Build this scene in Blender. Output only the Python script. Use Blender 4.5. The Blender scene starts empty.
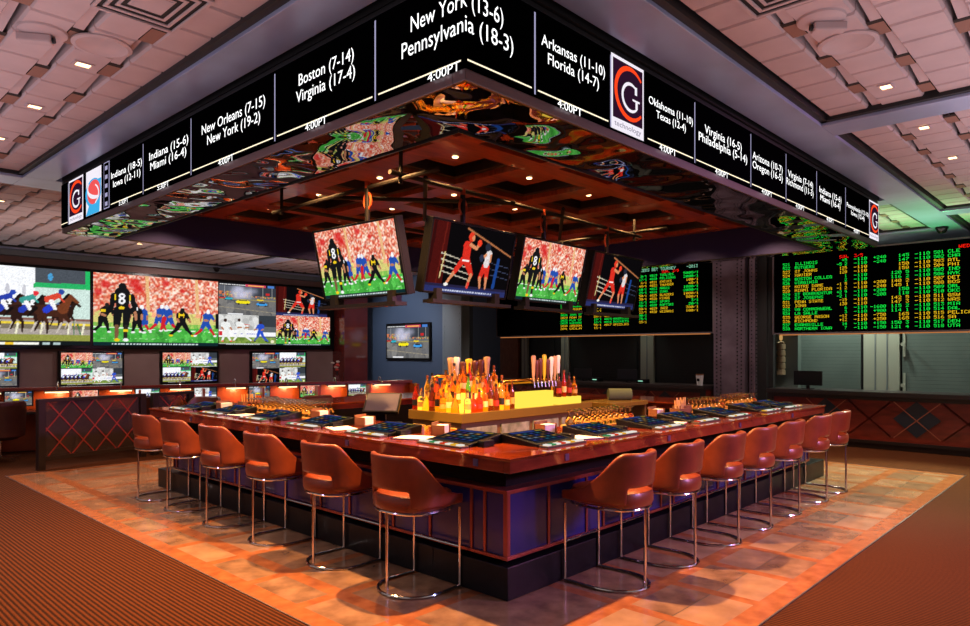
import bpy, bmesh, math, random
import numpy as np
from mathutils import Vector, Matrix

random.seed(7)
rng = np.random.default_rng(11)
SC = bpy.context.scene
COL = SC.collection
PI = math.pi

# ------------------------------------------------------------------ helpers
def lin(c):
    return tuple(((x / 12.92) if x <= .04045 else ((x + .055) / 1.055) ** 2.4) for x in c)

def rgb(r, g, b):
    return lin((r / 255, g / 255, b / 255))

class MB:
    """collects shapes that end up as ONE mesh object"""
    def __init__(s):
        s.v = []; s.f = []; s.m = []
    def add(s, vs, fs, m=0, M=None):
        o = len(s.v)
        for p in vs:
            p = Vector(p)
            if M is not None:
                p = M @ p
            s.v.append(tuple(p))
        for f in fs:
            s.f.append(tuple(i + o for i in f)); s.m.append(m)
        return s
    def box(s, x0, y0, z0, x1, y1, z1, m=0, M=None):
        if x0 > x1: x0, x1 = x1, x0
        if y0 > y1: y0, y1 = y1, y0
        if z0 > z1: z0, z1 = z1, z0
        vs = [(x0, y0, z0), (x1, y0, z0), (x1, y1, z0), (x0, y1, z0), (x0, y0, z1), (x1, y0, z1), (x1, y1, z1), (x0, y1, z1)]
        return s.add(vs, [(0, 3, 2, 1), (4, 5, 6, 7), (0, 1, 5, 4), (1, 2, 6, 5), (2, 3, 7, 6), (3, 0, 4, 7)], m, M)
    def quad(s, a, b, c, d, m=0):
        return s.add([a, b, c, d], [(0, 1, 2, 3)], m)
    def bar(s, p0, p1, w, h, m=0, up=(0, 0, 1)):
        """square-section bar from p0 to p1; w across, h along 'up'"""
        p0 = Vector(p0); p1 = Vector(p1); d = (p1 - p0).normalized(); u = Vector(up)
        if abs(d.dot(u)) > .98: u = Vector((1, 0, 0))
        a = d.cross(u).normalized(); b = a.cross(d).normalized()
        a *= w / 2; b *= h / 2
        vs = [p0 - a - b, p0 + a - b, p0 + a + b, p0 - a + b, p1 - a - b, p1 + a - b, p1 + a + b, p1 - a + b]
        return s.add(vs, [(0, 1, 2, 3), (7, 6, 5, 4), (4, 5, 1, 0), (5, 6, 2, 1), (6, 7, 3, 2), (7, 4, 0, 3)], m)
    def cyl(s, p0, p1, r0, r1=None, seg=12, m=0):
        r1 = r0 if r1 is None else r1
        p0 = Vector(p0); p1 = Vector(p1); d = (p1 - p0).normalized()
        u = Vector((0, 0, 1)) if abs(d.z) < .95 else Vector((1, 0, 0))
        a = d.cross(u).normalized(); b = d.cross(a).normalized()
        vs = []
        for p, r in ((p0, r0), (p1, r1)):
            for k in range(seg):
                t = 2 * PI * k / seg
                vs.append(p + a * (r * math.cos(t)) + b * (r * math.sin(t)))
        fs = [(k, (k + 1) % seg, seg + (k + 1) % seg, seg + k) for k in range(seg)]
        fs += [tuple(range(seg - 1, -1, -1)), tuple(range(seg, 2 * seg))]
        return s.add(vs, fs, m)
    def tube(s, pts, r, seg=8, closed=False, m=0):
        pts = [Vector(p) for p in pts]; n = len(pts); rings = []
        prev = None
        for i in range(n):
            if closed:
                d = (pts[(i + 1) % n] - pts[i - 1]).normalized()
            else:
                d = (pts[min(i + 1, n - 1)] - pts[max(i - 1, 0)]).normalized()
            if prev is None:
                u = Vector((0, 0, 1)) if abs(d.z) < .9 else Vector((1, 0, 0))
                a = d.cross(u).normalized()
            else:
                a = (prev - d * prev.dot(d)).normalized()
            prev = a; b = d.cross(a)
            rings.append([pts[i] + a * (r * math.cos(2 * PI * k / seg)) + b * (r * math.sin(2 * PI * k / seg)) for k in range(seg)])
        vs = [p for q in rings for p in q]; fs = []
        for i in range(n if closed else n - 1):
            j = (i + 1) % n
            for k in range(seg):
                fs.append((i * seg + k, i * seg + (k + 1) % seg, j * seg + (k + 1) % seg, j * seg + k))
        if not closed:
            fs += [tuple(range(seg - 1, -1, -1)), tuple(range((n - 1) * seg, n * seg))]
        return s.add(vs, fs, m)
    def lathe(s, prof, seg=16, o=(0, 0, 0), m=0, sx=1, sy=1):
        vs = []; n = len(prof)
        for r, z in prof:
            for k in range(seg):
                t = 2 * PI * k / seg
                vs.append((o[0] + sx * r * math.cos(t), o[1] + sy * r * math.sin(t), o[2] + z))
        fs = []
        for i in range(n - 1):
            for k in range(seg):
                fs.append((i * seg + k, i * seg + (k + 1) % seg, (i + 1) * seg + (k + 1) % seg, (i + 1) * seg + k))
        fs += [tuple(range(seg - 1, -1, -1)), tuple(range((n - 1) * seg, n * seg))]
        return s.add(vs, fs, m)
    def prism(s, poly, z0, z1, m=0, M=None):
        n = len(poly)
        vs = [(x, y, z0) for x, y in poly] + [(x, y, z1) for x, y in poly]
        fs = [tuple(range(n - 1, -1, -1)), tuple(range(n, 2 * n))]
        fs += [(k, (k + 1) % n, n + (k + 1) % n, n + k) for k in range(n)]
        return s.add(vs, fs, m, M)
    def build(s, name, mats, parent=None, smooth=False, bevel=0, loc=None, rot=None):
        me = bpy.data.meshes.new(name)
        me.from_pydata(s.v, [], s.f)
        mats = mats if isinstance(mats, (list, tuple)) else [mats]
        for m in mats: me.materials.append(m)
        me.polygons.foreach_set('material_index', s.m)
        if smooth:
            me.polygons.foreach_set('use_smooth', [True] * len(s.f))
            me.set_sharp_from_angle(angle=math.radians(38))
        me.update()
        o = bpy.data.objects.new(name, me); COL.objects.link(o)
        if parent is not None: o.parent = parent
        if loc is not None: o.location = loc
        if rot is not None: o.rotation_euler = rot
        if bevel:
            b = o.modifiers.new('b', 'BEVEL'); b.width = bevel; b.segments = 2; b.limit_method = 'ANGLE'; b.angle_limit = math.radians(40)
        return o

def tag(o, label, cat, group=None, kind=None):
    if label: o['label'] = label
    if cat: o['category'] = cat
    if group: o['group'] = group
    if kind: o['kind'] = kind
    return o

def thing(name, label, cat, loc=(0, 0, 0), rz=0, group=None):
    o = bpy.data.objects.new(name, None); COL.objects.link(o)
    o.empty_display_size = .1
    o.location = loc; o.rotation_euler = (0, 0, rz)
    return tag(o, label, cat, group)

def struct(o):
    o['kind'] = 'structure'; return o

def copy_tree(src, parent=None):
    c = src.copy(); COL.objects.link(c)
    if parent is not None: c.parent = parent
    for ch in src.children: copy_tree(ch, c)
    return c

def plabel(o, t):
    o['label'] = t; return o

ORD = ['first', 'second', 'third', 'fourth', 'fifth', 'sixth', 'seventh', 'eighth', 'ninth', 'tenth', 'eleventh', 'twelfth', 'thirteenth', 'fourteenth', 'fifteenth', 'sixteenth', 'seventeenth', 'eighteenth', 'nineteenth', 'twentieth']

# ------------------------------------------------------------------ materials
def nodes(name):
    m = bpy.data.materials.new(name); m.use_nodes = True
    nt = m.node_tree; nt.nodes.clear()
    out = nt.nodes.new('ShaderNodeOutputMaterial')
    return m, nt, out

def mat(name, base, rough=.5, metal=0., spec=.5, coat=0., trans=0., alpha=1., emit=None, es=0., c2=None, nscale=6., stretch=(1, 1, 1), bump=0., bscale=60., nd=4., rvar=0.):
    m, nt, out = nodes(name)
    p = nt.nodes.new('ShaderNodeBsdfPrincipled'); nt.links.new(p.outputs[0], out.inputs[0])
    p.inputs['Base Color'].default_value = (*base, 1); p.inputs['Roughness'].default_value = rough
    p.inputs['Metallic'].default_value = metal; p.inputs['Specular IOR Level'].default_value = spec
    p.inputs['Coat Weight'].default_value = coat; p.inputs['Coat Roughness'].default_value = .08
    p.inputs['Transmission Weight'].default_value = trans; p.inputs['Alpha'].default_value = alpha
    if emit:
        p.inputs['Emission Color'].default_value = (*emit, 1); p.inputs['Emission Strength'].default_value = es
    if c2 or bump or rvar:
        tc = nt.nodes.new('ShaderNodeTexCoord'); mp = nt.nodes.new('ShaderNodeMapping')
        mp.inputs['Scale'].default_value = stretch; nt.links.new(tc.outputs['Object'], mp.inputs[0])
    if c2 or rvar:
        n = nt.nodes.new('ShaderNodeTexNoise'); n.inputs['Scale'].default_value = nscale; n.inputs['Detail'].default_value = nd
        nt.links.new(mp.outputs[0], n.inputs['Vector'])
    if c2:
        r = nt.nodes.new('ShaderNodeValToRGB')
        r.color_ramp.elements[0].position = .3; r.color_ramp.elements[1].position = .7
        r.color_ramp.elements[0].color = (*base, 1); r.color_ramp.elements[1].color = (*c2, 1)
        nt.links.new(n.outputs['Fac'], r.inputs[0]); nt.links.new(r.outputs[0], p.inputs['Base Color'])
    if rvar:
        mr = nt.nodes.new('ShaderNodeMapRange'); mr.inputs['To Min'].default_value = max(0, rough - rvar); mr.inputs['To Max'].default_value = rough + rvar
        nt.links.new(n.outputs['Fac'], mr.inputs[0]); nt.links.new(mr.outputs[0], p.inputs['Roughness'])
    if bump:
        n2 = nt.nodes.new('ShaderNodeTexNoise'); n2.inputs['Scale'].default_value = bscale; n2.inputs['Detail'].default_value = 3
        nt.links.new(mp.outputs[0], n2.inputs['Vector'])
        b = nt.nodes.new('ShaderNodeBump'); b.inputs['Strength'].default_value = bump; b.inputs['Distance'].default_value = .01
        nt.links.new(n2.outputs['Fac'], b.inputs['Height']); nt.links.new(b.outputs[0], p.inputs['Normal'])
    return m

def emat(name, col, s, sample=True):
    m, nt, out = nodes(name)
    e = nt.nodes.new('ShaderNodeEmission'); e.inputs[0].default_value = (*col, 1); e.inputs[1].default_value = s
    nt.links.new(e.outputs[0], out.inputs[0])
    if not sample: m.cycles.emission_sampling = 'NONE'
    return m

def carpet(name, c1, c2, scale, rot=0.):
    """ribbed carpet: fine stripes along world Y with a noise break-up"""
    m, nt, out = nodes(name)
    p = nt.nodes.new('ShaderNodeBsdfPrincipled'); nt.links.new(p.outputs[0], out.inputs[0])
    p.inputs['Roughness'].default_value = .95; p.inputs['Specular IOR Level'].default_value = .1
    tc = nt.nodes.new('ShaderNodeTexCoord'); mp = nt.nodes.new('ShaderNodeMapping'); mp.inputs['Rotation'].default_value = (0, 0, rot)
    nt.links.new(tc.outputs['Object'], mp.inputs[0])
    w = nt.nodes.new('ShaderNodeTexWave'); w.inputs['Scale'].default_value = scale; w.inputs['Distortion'].default_value = .6; w.inputs['Detail'].default_value = 2; w.inputs['Detail Scale'].default_value = 3
    nt.links.new(mp.outputs[0], w.inputs['Vector'])
    n = nt.nodes.new('ShaderNodeTexNoise'); n.inputs['Scale'].default_value = 90; n.inputs['Detail'].default_value = 3
    nt.links.new(mp.outputs[0], n.inputs['Vector'])
    ml = nt.nodes.new('ShaderNodeMath'); ml.operation = 'MULTIPLY_ADD'; ml.inputs[1].default_value = .45
    nt.links.new(n.outputs['Fac'], ml.inputs[0])
    m2 = nt.nodes.new('ShaderNodeMath'); m2.operation = 'MULTIPLY'; m2.inputs[1].default_value = .6
    nt.links.new(w.outputs['Fac'], m2.inputs[0]); nt.links.new(m2.outputs[0], ml.inputs[2])
    r = nt.nodes.new('ShaderNodeValToRGB'); r.color_ramp.elements[0].position = .25; r.color_ramp.elements[1].position = .75
    r.color_ramp.elements[0].color = (*c1, 1); r.color_ramp.elements[1].color = (*c2, 1)
    nt.links.new(ml.outputs[0], r.inputs[0]); nt.links.new(r.outputs[0], p.inputs['Base Color'])
    b = nt.nodes.new('ShaderNodeBump'); b.inputs['Strength'].default_value = .6; b.inputs['Distance'].default_value = .008
    nt.links.new(ml.outputs[0], b.inputs['Height']); nt.links.new(b.outputs[0], p.inputs['Normal'])
    return m

def mirror(name, col, rough, bump, scale):
    m, nt, out = nodes(name)
    p = nt.nodes.new('ShaderNodeBsdfPrincipled'); nt.links.new(p.outputs[0], out.inputs[0])
    p.inputs['Base Color'].default_value = (*col, 1); p.inputs['Metallic'].default_value = 1; p.inputs['Roughness'].default_value = rough
    tc = nt.nodes.new('ShaderNodeTexCoord'); n = nt.nodes.new('ShaderNodeTexNoise'); n.inputs['Scale'].default_value = scale; n.inputs['Detail'].default_value = 1.5
    nt.links.new(tc.outputs['Object'], n.inputs['Vector'])
    b = nt.nodes.new('ShaderNodeBump'); b.inputs['Strength'].default_value = 1; b.inputs['Distance'].default_value = bump
    nt.links.new(n.outputs['Fac'], b.inputs['Height']); nt.links.new(b.outputs[0], p.inputs['Normal'])
    return m

m_tile = mat('floor_marble', rgb(156, 120, 94), .16, spec=.6, c2=rgb(106, 78, 60), nscale=5, nd=8, rvar=.08)
m_tile2 = mat('floor_marble_b', rgb(138, 104, 80), .16, spec=.6, c2=rgb(168, 130, 102), nscale=4, nd=8, rvar=.08)
m_strip = mat('floor_wood_strip', rgb(168, 104, 64), .2, spec=.6, c2=rgb(138, 78, 46), nscale=4, stretch=(2, 2, 2), nd=6)
m_carpL = carpet('ribbed_carpet', rgb(38, 18, 7), rgb(88, 44, 17), 9.5)
m_panel = mat('ceiling_panel', rgb(194, 172, 174), .7, c2=rgb(182, 160, 162), nscale=3)
m_joint = mat('ceiling_joint', rgb(140, 100, 86), .8)
m_void = mat('ceiling_void', rgb(40, 26, 22), .9)
m_black = mat('black_trim', rgb(22, 22, 24), .5)
m_band = mat('brushed_bulkhead', rgb(172, 180, 214), .34, metal=.3, c2=rgb(146, 152, 184), nscale=1.2, nd=3)
m_mirror = mirror('polished_soffit', rgb(170, 160, 160), .02, .07, 1.3)
m_signframe = mat('sign_frame_metal', rgb(120, 108, 112), .35, metal=.8)
m_coffer = mat('coffer_wood', rgb(170, 78, 30), .32, c2=rgb(118, 46, 16), nscale=3, stretch=(1, 6, 1), coat=.3)
m_cofferd = mat('coffer_inset', rgb(34, 17, 12), .5)
m_purple = mat('purple_fascia', rgb(18, 24, 92), .8)
m_led_off = mat('led_panel_black', rgb(3, 3, 4), .6, spec=.0)
m_white = emat('led_white', (1, 1, 1), 1.6, False)
m_line = emat('led_line', rgb(255, 240, 205), 1.3, False)
m_div = emat('led_divider', rgb(190, 185, 225), .75, False)
m_logo_bg = emat('logo_plum', rgb(46, 20, 44), .9, False)
m_logo_red = emat('logo_orange_red', rgb(240, 66, 26), 1.2, False)
m_logo_wh = emat('logo_white', rgb(236, 230, 240), 1.1, False)
m_logo_txt = emat('logo_lettering', rgb(130, 120, 150), .8, False)
m_cy = emat('logo_cyan', rgb(60, 170, 225), 1.1, False)
m_sal = emat('logo_salmon', rgb(235, 84, 84), 1.1, False)
m_green = emat('led_green', rgb(20, 235, 70), 1.5)
m_amber = emat('led_amber', rgb(240, 190, 30), 1.4)
m_red = emat('led_red', rgb(255, 30, 15), 1.6)
m_pale = emat('led_pale', rgb(150, 225, 190), 1.1)
m_barwood = mat('bar_cherry_wood', rgb(124, 50, 34), .17, spec=.6, c2=rgb(88, 30, 22), nscale=3, stretch=(1, 1, 5), coat=.6, nd=6)
m_bartop = mat('bar_top_gloss', rgb(140, 56, 28), .07, spec=.7, c2=rgb(74, 24, 14), nscale=2.5, nd=6, coat=.7)
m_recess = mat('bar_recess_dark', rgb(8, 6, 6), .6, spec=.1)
m_navy = mat('navy_gloss_panel', rgb(20, 26, 84), .25, spec=.4, coat=.15, c2=rgb(28, 32, 104), nscale=1.5)
m_copper = mat('copper_trim', rgb(150, 76, 64), .3, metal=.7)
m_plinth = mat('black_stone', rgb(8, 8, 12), .35, spec=.2, c2=rgb(20, 20, 25), nscale=14, nd=8)
m_clip = mat('bar_clip', rgb(90, 84, 130), .3, metal=.6)
m_leather = mat('leather_tan', rgb(126, 56, 34), .32, c2=rgb(106, 44, 26), nscale=8, bump=.12, bscale=140, spec=.5)
m_chrome = mat('chrome', rgb(215, 210, 210), .12, metal=1)
m_darkmetal = mat('dark_metal', rgb(40, 38, 40), .35, metal=.7)
m_tvcase = mat('tv_casing', rgb(12, 12, 14), .3, spec=.25)
m_pipe = mat('ceiling_pipe', rgb(22, 19, 18), .6, spec=.3)
m_clampor = mat('copper_clamp', rgb(190, 80, 45), .35, metal=.5)
m_wallbrown = mat('wall_taupe', rgb(134, 106, 102), .7, c2=rgb(126, 98, 94), nscale=2)
m_maroon = mat('maroon_gloss', rgb(96, 34, 28), .15, c2=rgb(80, 26, 24), nscale=2, coat=.5)
m_bluewall = mat('wall_slate_blue', rgb(70, 86, 112), .7)
m_dark = mat('dark_recess', rgb(20, 18, 20), .7)
m_shutd = mat('shutter_black', rgb(26, 30, 30), .55)
m_shutg = mat('shutter_greygreen', rgb(104, 118, 112), .5, c2=rgb(92, 106, 101), nscale=2)
m_post = mat('post_pale_green', rgb(168, 172, 156), .45)
m_steel = mat('riveted_steel', rgb(120, 104, 118), .38, metal=.5, c2=rgb(98, 82, 94), nscale=3)
m_greysteel = mat('grey_steel', rgb(120, 130, 138), .5, metal=.3)
m_mahog = mat('counter_mahogany', rgb(132, 44, 30), .3, c2=rgb(86, 22, 14), nscale=3, stretch=(1, 1, 4), coat=.3)
m_ctop = mat('counter_dark_top', rgb(34, 26, 26), .35)
m_slate = mat('diamond_slate', rgb(30, 38, 48), .4)
m_inlay = mat('inlay_copper', rgb(176, 108, 84), .35, metal=.6)
m_backbar = mat('backbar_olive', rgb(142, 112, 52), .22, metal=.45); m_yellowlit = mat('backbar_yellow_lit', rgb(230, 190, 106), .45); m_fridge = mat('fridge_glass', rgb(96, 100, 84), .15, c2=rgb(150, 150, 140), nscale=9)  # back bar side panels: yellow light put into the cream colour
m_backbarwood = mat('backbar_panel', rgb(104, 76, 42), .4)
m_glow = emat('lit_amber_panel', rgb(255, 222, 78), 1.15)
m_glow2 = emat('lit_step_amber', rgb(255, 176, 48), 3.2)
m_lampw = emat('reading_lamp_glow', rgb(255, 226, 170), 2.2)
m_ledstrip = emat('warm_strip', rgb(255, 160, 90), .5)
m_glass = mat('clear_glass', (1, .88, .62), .02, trans=1, spec=.7)
m_desk = mat('desk_dark', rgb(38, 28, 28), .3)
m_deskor = mat('desk_orange_wood', rgb(196, 84, 26), .35, c2=rgb(160, 62, 18), nscale=3)
m_deskrail = mat('desk_rail_red', rgb(120, 36, 24), .25, coat=.4)
m_mesh = mat('railing_mesh', rgb(52, 34, 36), .6, alpha=.72)
m_railbar = mat('railing_lattice', rgb(150, 50, 42), .4)
m_brownl = mat('brown_leather', rgb(84, 42, 32), .4, c2=rgb(70, 32, 26), nscale=6)
m_card = mat('brown_card', rgb(112, 66, 36), .6)
m_paper = mat('white_paper', rgb(205, 202, 205), .7)
m_straw = mat('straw_holder', rgb(196, 148, 80), .5)
m_towel = mat('grey_green_towel', rgb(78, 92, 66), .9)
m_brass = mat('brass', rgb(206, 150, 70), .2, metal=1)
m_tapwood = mat('tap_handle', rgb(190, 150, 110), .4)
m_tapdark = mat('tap_handle_dark', rgb(90, 44, 34), .35)

# ------------------------------------------------------------------ screen pictures (drawn, then stored as a mesh of coloured points)
class Img:
    def __init__(s, w, h, bg):
        s.w, s.h = w, h
        s.a = np.zeros((h, w, 3)); s.a[:] = np.array(bg) / 255
        s.X, s.Y = np.meshgrid((np.arange(w) + .5) / w * 16, (h - np.arange(h) - .5) / h * 9)
    def put(s, mask, c):
        s.a[mask] = np.array(c) / 255
    def rect(s, x0, y0, x1, y1, c):
        s.put((s.X >= x0) & (s.X <= x1) & (s.Y >= y0) & (s.Y <= y1), c)
    def ell(s, x, y, rx, ry, c):
        s.put(((s.X - x) / rx) ** 2 + ((s.Y - y) / ry) ** 2 <= 1, c)
    def cap(s, x0, y0, x1, y1, r0, r1, c):
        dx, dy = x1 - x0, y1 - y0; L = dx * dx + dy * dy + 1e-9
        t = np.clip(((s.X - x0) * dx + (s.Y - y0) * dy) / L, 0, 1)
        d = np.hypot(s.X - x0 - t * dx, s.Y - y0 - t * dy)
        s.put(d <= r0 + (r1 - r0) * t, c)
    def blotch(s, y0, y1, cols, n, x0=0, x1=16, r=(.15, .4)):
        for _ in range(n):
            x = rng.uniform(x0, x1); y = rng.uniform(y0, y1); c = np.array(cols[rng.integers(len(cols))]) * rng.uniform(.85, 1.1)
            q = rng.uniform(*r)
            s.put((((s.X - x) / q) ** 2 + ((s.Y - y) / (q * 1.2)) ** 2 <= 1) & (s.Y >= y0) & (s.Y <= y1) & (s.X >= x0) & (s.X <= x1), np.clip(c, 0, 255))
    def banner(s, y0, y1, bg, fg, x0=2.2, x1=13):
        s.rect(0, y0, 16, y1, bg); ym = (y0 + y1) / 2
        x = x0
        while x < x1:
            w = rng.uniform(.12, .5); s.rect(x, ym - .11, x + w, ym + .11, fg); x += w + .12
    def noise(s, k):
        s.a = np.clip(s.a * (1 + rng.normal(0, k, s.a.shape[:2]))[..., None], 0, 1)

SKIN = (176, 118, 86)
def fig(I, x, y, h, jc, pc, hc, sc, lean=0., st=.16, arm=0, bulk=1., shoe=(230, 230, 230), skin=SKIN):
    hip = y + .47 * h; sh = y + .79 * h; b = h * bulk
    for q, sg in ((-1, -1), (1, 1)):
        kx = x + sg * st * h * .55 + lean * h * .05; fx = x + sg * st * h * 1.15 - lean * h * .1
        I.cap(x + sg * .05 * b, hip, kx, y + .25 * h, .085 * b, .062 * b, pc)
        I.cap(kx, y + .24 * h, fx, y + .05 * h, .05 * b, .036 * b, sc)
        I.ell(fx + .02 * h, y + .03 * h, .06 * b, .03 * b, shoe)
    sx = x + lean * h * .22
    I.cap(x, hip + .03 * h, sx, sh - .05 * h, .095 * b, .135 * b, jc)
    I.rect(x - .09 * b, hip - .01 * h, x + .09 * b, hip + .02 * h, pc)
    for sg in (-1, 1):
        ex = sx + sg * .17 * b + arm * .1 * h; ey = sh - .2 * h
        I.cap(sx + sg * .12 * b, sh - .03 * h, ex, ey, .055 * b, .045 * b, jc)
        I.cap(ex, ey, ex + arm * .16 * h, ey - .12 * h + abs(arm) * .16 * h, .04 * b, .032 * b, skin)
    I.ell(sx + lean * .05 * h, sh + .11 * h, .068 * b, .078 * b, hc)

def football(w, h):
    I = Img(w, h, (196, 120, 96))
    pal = np.array([(206, 60, 44), (228, 120, 92), (244, 214, 196), (240, 172, 144), (252, 236, 224), (190, 76, 60), (226, 140, 104), (250, 226, 206), (214, 90, 66)]) / 255
    gw, gh = 80, 46
    n = pal[rng.integers(0, len(pal), (gh, gw))] * rng.uniform(.88, 1.06, (gh, gw, 1))
    gx = (np.arange(w) / w * (gw - 1.01)); gy = (np.arange(h) / h * (gh - 1.01)); ix, iy = gx.astype(int), gy.astype(int); fx = (gx - ix)[None, :, None]; fy = (gy - iy)[:, None, None]
    I.a = np.clip((n[iy][:, ix] * (1 - fx) + n[iy][:, ix + 1] * fx) * (1 - fy) + (n[iy + 1][:, ix] * (1 - fx) + n[iy + 1][:, ix + 1] * fx) * fy, 0, 1)
    for (x, y, r) in ((1.4, 7.6, .6), (4.9, 7.9, .8), (5.4, 7.2, .6), (.6, 6.6, .5), (8.8, 8.2, .5), (11, 7.3, .35)):
        m = np.exp(-(((I.X - x) / r) ** 2 + ((I.Y - y) / (r * .8)) ** 2) ** 2)[..., None] * .8; I.a = I.a * (1 - m) + np.array((200, 28, 30)) / 255 * m
    for xx in (6.6, 13.1):
        I.cap(xx - .2, 9, xx, 4, .22, .2, (222, 176, 124))
    I.rect(0, 2.5, 16, 4.1, (206, 196, 116)); I.rect(0, .4, 16, 2.55, (72, 172, 66))
    I.blotch(2.3, 2.9, [(150, 186, 88), (120, 180, 78)], 90, r=(.2, .4))
    I.blotch(3.7, 4.3, [(206, 196, 116), (226, 160, 120)], 60, r=(.2, .4))
    I.cap(0, 2.35, 16, 1.9, .06, .06, (220, 240, 215)); I.cap(0, .95, 16, .8, .05, .05, (150, 210, 140))
    I.blotch(.4, 2.2, [(64, 160, 60), (86, 184, 78)], 120, r=(.15, .4))
    BK = (22, 22, 24); YE = (232, 196, 30); BL = (34, 74, 164); RD = (196, 34, 44); WH = (236, 236, 240)
    fig(I, 1.1, 1.6, 3.8, BK, BK, (34, 32, 30), BK, .5, .2, .6, 1.05)
    I.rect(.9, 4.2, 1.4, 4.5, YE)
    fig(I, 6.05, 1.7, 3.6, BL, BL, WH, RD, -.3, .15, 0, 1)
    fig(I, 5.2, 1.6, 3.9, BK, BK, (30, 30, 30), BK, -.2, .15, 0, 1.1); I.rect(4.8, 4.5, 5.3, 4.9, WH)
    fig(I, 7.9, 1.9, 3.6, BL, BL, WH, RD, .4, .25, .5, 1); fig(I, 9.2, 1.9, 3.5, BL, BL, (222, 224, 232), RD, -.3, .3, -.5, 1.15)
    I.cap(8.6, 3.6, 8.2, 2.2, .3, .14, RD)
    fig(I, 10.9, 1.3, 3.8, BK, BK, (26, 26, 26), BK, .1, .34, .3, 1.2, shoe=YE); I.rect(10.5, 4.0, 11.3, 4.25, YE); I.rect(10.5, 3.75, 10.62, 4.4, YE); I.rect(11.1, 3.75, 11.22, 4.4, YE)
    fig(I, 14.2, 1.3, 3.8, BL, BL, WH, RD, .35, .32, .7, 1.05); I.cap(13.7, 4.7, 13.5, 3.4, .1, .07, RD)
    I.cap(15.9, 4.2, 15.8, 2.6, .32, .22, BK)
    # tall player nearest the lens, seen from behind
    I.cap(2.35, 6.2, 2.05, 4.3, .36, .24, BK); I.cap(4.55, 6.2, 4.95, 4.3, .36, .24, BK); I.cap(4.95, 4.2, 5.05, 3.4, .2, .17, SKIN)
    I.cap(2.9, 4.4, 2.75, 2.6, .55, .4, BK); I.cap(3.95, 4.4, 3.8, 2.6, .55, .4, BK)
    I.cap(2.72, 2.4, 2.7, .9, .26, .2, (120, 84, 60)); I.cap(3.82, 2.4, 3.75, .9, .26, .2, (40, 36, 30)); I.rect(3.5, 1.8, 4.1, 2.1, YE)
    I.ell(2.75, .75, .34, .2, YE); I.ell(3.8, .75, .34, .2, (235, 235, 235))
    I.cap(3.4, 6.4, 3.4, 4.8, .98, .72, BK); I.ell(3.42, 7.35, .5, .55, BK); I.rect(2.5, 5.7, 2.62, 6.4, YE); I.rect(4.25, 5.7, 4.37, 6.4, YE)
    I.ell(3.35, 6.25, .38, .34, WH); I.ell(3.35, 5.62, .42, .38, WH); I.ell(3.35, 6.25, .16, .14, BK); I.ell(3.35, 5.62, .18, .15, BK)
    I.ell(3.3, 4.75, .35, .2, YE)
    I.banner(0, .5, (16, 40, 44), (200, 215, 215))
    I.noise(.05); return I.a

def boxing(w, h):
    I = Img(w, h, (10, 8, 10))
    I.rect(0, .9, 3.1, 9, (70, 16, 14)); I.cap(2.6, 9, 2.0, 1, .12, .1, (96, 26, 20)); I.cap(.6, 9, .3, 1, .25, .2, (48, 12, 12))
    for k in range(4): I.cap(2.3 + .1 * k, 5.0 - .75 * k, 8, 4.2 - .75 * k, .07, .05, (200, 190, 170))
    I.cap(2.9, 5.1, 2.5, 1.9, .1, .1, (210, 190, 130))
    I.cap(6.5, 8.6, 16, 5.8, .13, .1, (166, 104, 66))
    for k in range(3): I.cap(12, 4.6 - .8 * k, 16, 4.2 - .8 * k, .04, .04, (60, 66, 90))
    I.cap(13.4, 5.1, 13.1, 1.4, .3, .3, (26, 62, 130))
    I.rect(0, .75, 16, 1.15, (36, 32, 60))
    R = (206, 44, 32); S = (206, 132, 92)
    I.cap(6.3, 4.4, 4.9, 2.6, .5, .3, R); I.cap(4.9, 2.6, 3.9, 1.3, .26, .18, S); I.ell(3.8, 1.1, .4, .2, (240, 236, 230))
    I.cap(7.2, 4.3, 8.3, 2.7, .6, .36, R); I.cap(8.3, 2.6, 7.8, 1.1, .28, .2, S); I.cap(8.0, 1.5, 7.9, 1.0, .22, .2, (220, 60, 50))
    I.cap(6.9, 4.6, 6.8, 6.3, .7, .75, R); I.rect(6.2, 4.3, 7.6, 4.6, (236, 230, 226))
    I.cap(7.4, 6.6, 8.6, 6.2, .26, .22, S); I.cap(8.6, 6.2, 9.1, 6.9, .24, .22, S); I.ell(9.1, 7.0, .42, .48, (224, 60, 36)); I.ell(7.4, 7.6, .58, .62, (214, 56, 34)); I.ell(7.75, 7.5, .3, .36, S)
    I.cap(10.7, 3.9, 10.1, 2.4, .5, .34, R); I.cap(11.3, 3.9, 11.4, 2.4, .5, .34, R)
    I.cap(10.1, 2.4, 10.4, 1.1, .26, .18, S); I.cap(11.4, 2.4, 11.5, 1.1, .26, .18, S)
    I.cap(11.0, 4.4, 11.3, 5.7, .55, .6, (214, 206, 206)); I.cap(11.7, 5.6, 11.7, 4.8, .2, .16, S); I.cap(10.7, 5.6, 10.0, 5.0, .2, .2, S); I.ell(9.9, 5.1, .42, .5, (40, 46, 66)); I.ell(10.9, 6.65, .55, .55, (34, 38, 52))
    I.banner(0, .75, (40, 46, 96), (190, 195, 220))
    I.noise(.05); return I.a

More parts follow.
